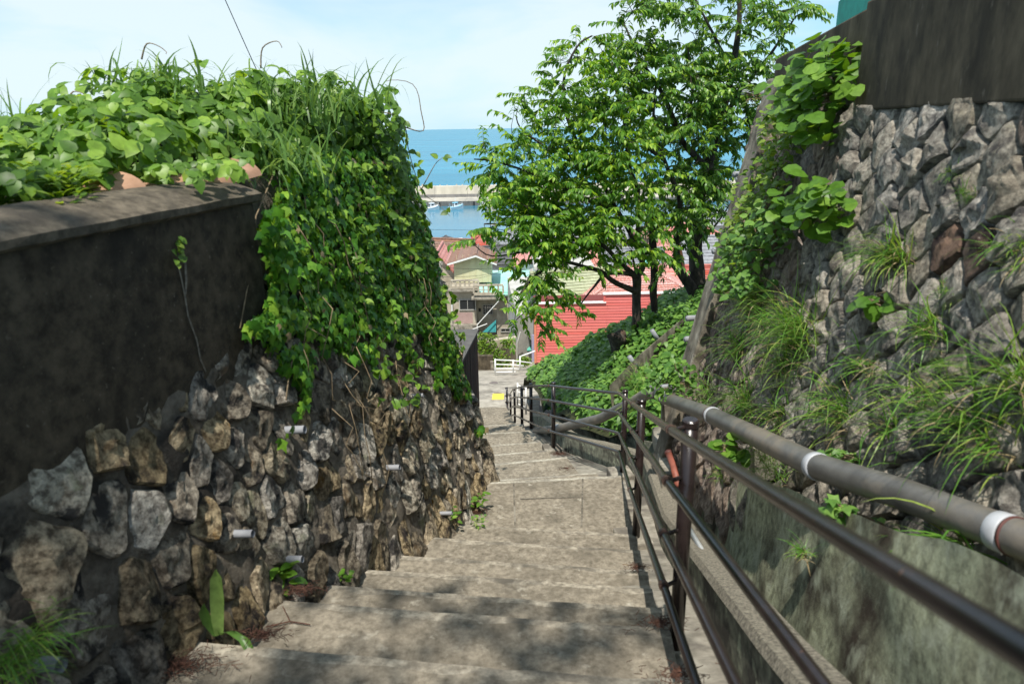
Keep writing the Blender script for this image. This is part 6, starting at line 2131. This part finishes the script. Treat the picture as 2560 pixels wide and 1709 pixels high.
house('beige and orange house beside the pilaster edge', 1775, 652, 56, 3.4, 4, 3.5, 'gable', 1.7, m_greyr, m_orangew, n=9, group=TG, wins=((-.1, -.4, .7, .8),))
house('house with brick red roof low beside the pilaster', 1778, 704, 47, 2.2, 3, 3, 'gable', .8, m_redr, m_whitew, n=9, group=TG)
house('brown tiled house just behind the left eave of the cream house', 1122, 648, 68, 4.2, 5, 4, 'gable', 1.6, m_brownr, m_whitew, n=9, rz=-.3, group=TG)
house('faded red roofed house at the ivy edge left of the cream house', 1096, 690, 61, 3.4, 5, 5, 'gable', 2.2, m_pinkr, m_beige, n=10, ridge='y', group=TG)
house('white house with dark hip roof nearest the harbour water at left', 1112, 616, 122, 6.0, 6, 3.6, 'hip', 1.5, m_darkr, m_whitew, n=6, group=TG, wins=((.1, -.4, 1.2, .9),))
house('small grey roofed house seen through the lowest left leaves', 1262, 606, 112, 5, 5, 4, 'hip', 1.3, m_greyr, m_brownw, n=6, group=TG)
house('white walled house with slate roof right of the cream house', 1262, 652, 78, 4.6, 4, 4, 'gable', 1.4, m_darkr, m_whitew, n=8, rz=.2, group=TG)
house('grey tiled house in front of a beige block', 1395, 618, 84, 6, 5, 4, 'gable', 1.6, m_greyr, m_orangew, n=8, rz=-.15, group=TG)
house('plain beige flat block rising behind the grey tiled house', 1362, 578, 92, 3.2, 4, 6, 'flat', 0, m_beige, m_beige, group=TG)
house('pale house with yellow balcony level left of the grey tiled house', 1330, 634, 80, 5, 4, 4, 'flat', 0, m_gconc, m_whitew, group=TG)
for k, (lb_, px, py, Y, w, rm, wm, kind) in enumerate((('far white house with faded red roof under the crown', 1455, 612, 98, 6, m_pinkr, m_whitew, 'hip'), ('far grey roofed house between the two trunks', 1545, 596, 102, 7, m_greyr, m_whitew, 'gable'),
        ('far cream flat block behind the crown middle', 1500, 572, 118, 7, m_gconc, m_cream, 'flat'), ('far brown roofed house behind the right trunk', 1650, 590, 96, 6, m_brownr, m_beige, 'hip'), ('far pale blue roofed warehouse beside the pilaster', 1800, 560, 108, 9, m_greyr, m_whitew, 'gable'),
        ('far faded red roofed house right of the right trunk', 1745, 585, 92, 6, m_pinkr, m_whitew, 'hip'), ('far white harbour building behind the leaves', 1330, 596, 132, 9, m_greyr, m_whitew, 'gable'), ('far white harbour store beside the pole', 1225, 612, 138, 7, m_redr, m_whitew, 'gable'))):
    house(lb_, px, py, Y, w, 6, 4, kind, 1.6, rm, wm, n=6, group=TG)
pole = thing('utility_pole', 'grey utility pole standing among the roofs left of the crown', 'utility pole', W(1238, 612, 96))
MB().tube([W(1238, 640, 96), W(1238, 556, 96)], [.17, .12], 10).build('pole', m_gconc, pole)
MB().tube([W(1225, 563, 96), W(1251, 562, 96)], .06, 6).build('crossarm', m_gconc, pole)
for k, (a, b, lb_) in enumerate((((1085, 667, 45), (1330, 655, 60), 'upper thin cable crossing in front of the cream house'), ((1085, 705, 42), (1280, 668, 60), 'middle thin cable crossing the cream gable wall'), ((1085, 692, 42), (1300, 664, 60), 'lower thin cable beside the cream house balcony'), ((1000, 572, 90), (1420, 566, 110), 'far thin cable over the harbour water'))):
    p, q = W(*a), W(*b)
    cb_ = thing('cable', lb_, 'cable', p)
    MB().tube([p.lerp(q, t / 10) - Vector((0, 0, .35 * math.sin(3.14 * t / 10))) for t in range(11)], .012 + .008 * (k == 3), 5).build('cable_strand', m_black, cb_)
def car(label, px, py, Y, rz, body, van=True):
    c = W(px, py, Y)
    t = thing('parked_car', label, 'car', c, 'cars parked by the harbour')
    co, si = math.cos(rz), math.sin(rz)
    def P(x, y, z): return Vector((c.x + x * co - y * si, c.y + x * si + y * co, c.z + z))
    L_, w_ = 1.9, .8
    sec = [(-L_, .35), (L_, .35), (L_ + .05, .9), (L_ - .6, 1.0), (L_ - 1.0, 1.6), (-L_ + .1, 1.65), (-L_, .9)] if van else [(-L_, .35), (L_, .35), (L_, .8), (.9, .95), (.4, 1.4), (-1.1, 1.4), (-L_, .9)]
    MB().prism([P(x, -w_, z) for x, z in sec], P(0, 2 * w_, 0) - P(0, 0, 0)).build('body', body, t, bevel=.06)
    for s_ in (-1, 1):
        MB().prism([P(x, s_ * (w_ + .004), z) for x, z in ((-1.5, 1.05), (.7, 1.05), (.45, 1.45), (-1.5, 1.5))], P(0, s_ * .01, 0) - P(0, 0, 0)).build('window', m_glass, t)
        for x in (-1.2, 1.2):
            MB().tube([P(x, s_ * (w_ - .15), .3), P(x, s_ * (w_ + .02), .3)], .3, 16).build('wheel', m_black, t)
    MB().hexa([P(L_ - .62, -.7, 1.02), P(L_ - .62, .7, 1.02), P(L_ - .64, .7, 1.02), P(L_ - .64, -.7, 1.02), P(L_ - .97, -.65, 1.55), P(L_ - .97, .65, 1.55), P(L_ - .99, .65, 1.55), P(L_ - .99, -.65, 1.55)]).build('windscreen', m_glass, t)
car('white van parked at the waterside left of the leaves', 1153, 616, 150, -1.2, m_hull)
car('white car parked right of the van by the water', 1172, 614, 152, 2.8, m_hull, False)
car('silver car parked by the seawall behind the leaves', 1205, 616, 150, .2, m_pvc, False)

# ------------------------------------------------------------------ harbour
ZS = -30.0
qy = thing('quay', 'long concrete quay along the inside of the breakwater', 'quay', (40, 285, -28.6))
for k in range(28):
    a = -130 + 14 * k
    MB().box((a + 7, 290.2, -29.7), (13.92, 15.8, 3.4)).build('quay_block', m_quay, qy)
    MB().box((a + 7, 282.2, -29.8), (13.96, .12, 3.3)).build('quay_face', m_quayd, qy)
    for q in range(2):
        MB().box((a + 3.5 + 7 * q, 281.95, -29.1), (.6, .4, 1.6)).build('fender', m_black, qy)
bw = thing('breakwater', 'long pale concrete breakwater wall with armour blocks beyond the harbour', 'breakwater', (40, 299, -28))
for k in range(28):
    a = -130 + 14 * k
    MB().box((a + 7, 300.5, -27.7), (13.94, 5.2, 1.9)).build('base_step', m_bwd, bw)
    MB().hexa([(a + .04, 298.3, -26.745), (a + 13.96, 298.3, -26.745), (a + 13.96, 304, -26.745), (a + .04, 304, -26.745), (a + .04, 298.9, -23.5), (a + 13.96, 298.9, -23.5), (a + 13.96, 304, -23.5), (a + .04, 304, -23.5)]).build('wall_panel', m_bwall, bw)
for k in range(90):
    x = -110 + 3.6 * k + random.uniform(-.8, .8)
    c = Vector((x, 305.5 + random.uniform(0, 2), -24.1 + random.uniform(-.5, .3)))
    m = MB()
    for d in ((0, 0, 1), (.94, 0, -.33), (-.47, .82, -.33), (-.47, -.82, -.33)):
        a = random.uniform(-.3, .3)
        dv = Vector((d[0] + a, d[1], d[2])).normalized()
        m.tube([c, c + dv * .9], [.5, .36], 6)
    m.build('armour_block', m_bwall, bw)
for k, x in enumerate((-40, 3, 46, 90, 130)):
    MB().tube([(x, 296.5, -28.4), (x, 296.5, -21.5)], [.1, .06], 6).build('lamp_pole', m_gconc, qy)
jt = thing('jetty', 'short pale concrete jetty with tyre edge reaching into the harbour', 'jetty', W(1230, 515, 268))
xa = X(1218, 515, 268)
MB().box((xa + 1.75, 271.5, -29.3), (3.5, 20.4, 1.7)).build('deck', m_bwall, jt)
for k in range(9):
    for s_ in (0, 1):
        MB().box((xa + 3.62 * s_ - .06, 263.5 + 2.1 * k, -28.75), (.25, .7, .7)).build('fender', m_black, jt)
MB().box((xa + 3.5, 270, -27.9), (.5, 2.2, 1.2)).build('crate', m_yel, jt)

def boat(label, px, py, Y, L_, rz, trim):
    c = W(px, py, Y)
    c.z = ZS
    t = thing('fishing_boat', label, 'boat', c, 'boats moored along the quay')
    co, si = math.cos(rz), math.sin(rz)
    def P(x, y, z): return Vector((c.x + x * co - y * si, c.y + x * si + y * co, c.z + z))
    B = L_ * .15
    secs = []
    for k in range(9):
        u = k / 8
        x = -L_ / 2 + L_ * u
        w_ = B * (1 - max(0, (u - .55) / .45) ** 1.8) * (0.9 + .1 * min(1, u * 5)) + .02
        zt_ = .95 + .9 * u ** 2.2
        secs.append([P(x, -w_ * .75, -.3), P(x, w_ * .75, -.3), P(x, w_, zt_), P(x, w_ * .9, zt_), P(x, w_ * .86, zt_ - .3), P(x, -w_ * .86, zt_ - .3), P(x, -w_ * .9, zt_), P(x, -w_, zt_)])
    loft(secs, m_hull, 'hull', t)
    st_ = []
    for k in range(9):
        u = k / 8
        x = -L_ / 2 + L_ * u
        w_ = B * (1 - max(0, (u - .55) / .45) ** 1.8) * (0.9 + .1 * min(1, u * 5)) + .03
        zt_ = .95 + .9 * u ** 2.2
        st_.append([P(x, -w_ - .01, zt_ - .24), P(x, w_ + .01, zt_ - .24), P(x, w_ + .015, zt_ - .1), P(x, -w_ - .015, zt_ - .1)])
    loft(st_, trim, 'rubbing_strake', t)
    cb_ = MB().hexa([P(-.22 * L_, -B * .55, .8), P(.12 * L_, -B * .55, .8), P(.12 * L_, B * .55, .8), P(-.22 * L_, B * .55, .8), P(-.2 * L_, -B * .5, 2.5), P(.06 * L_, -B * .5, 2.5), P(.06 * L_, B * .5, 2.5), P(-.2 * L_, B * .5, 2.5)]).build('cabin', m_hull, t)
    MB().hexa([P(-.24 * L_, -B * .6, 2.5), P(.1 * L_, -B * .6, 2.5), P(.1 * L_, B * .6, 2.5), P(-.24 * L_, B * .6, 2.5), P(-.22 * L_, -B * .5, 2.68), P(.08 * L_, -B * .5, 2.68), P(.08 * L_, B * .5, 2.68), P(-.22 * L_, B * .5, 2.68)]).build('cabin_roof', trim, cb_)
    for s_ in (-1, 1):
        MB().box(tuple(P(-.06 * L_, s_ * B * .54, 1.95)), (.17 * L_, .06, .5), rz).build('window', m_glass, cb_)
    MB().box(tuple(P(-.218 * L_, 0, 1.65)), (.06, B * .5, 1.3), rz).build('door', m_glass, cb_)
    MB().tube([P(-.05 * L_, 0, 2.6), P(-.05 * L_, 0, 4.6)], .06, 6).build('mast', m_white, t)
    MB().tube([P(-.45 * L_, 0, 1), P(-.45 * L_, 0, 2.4)], .06, 6).build('stern_post', m_bblue, t)
    MB().tube([P(.3 * L_, -B * .6, 1.3), P(.3 * L_, -B * .6, 2.0), P(.48 * L_, 0, 2.4), P(.3 * L_, B * .6, 2.0), P(.3 * L_, B * .6, 1.3)], .035, 6).build('bow_rail', m_white, t)
boat('white fishing boat leftmost at the quay behind a dangling vine', 1082, 521, 270, 6.4, .75, m_hull)
boat('white fishing boat with light blue deck, second from left at the quay', 1141, 519, 271, 7.0, .75, m_bblue)
boat('small white motor boat moored stern on left of the jetty', 1207, 516, 272, 4.8, 1.25, m_hull)
boat('light blue boat with tall mast half hidden by leaves right of the jetty', 1254, 516, 273, 5.8, 1.3, m_bblue)
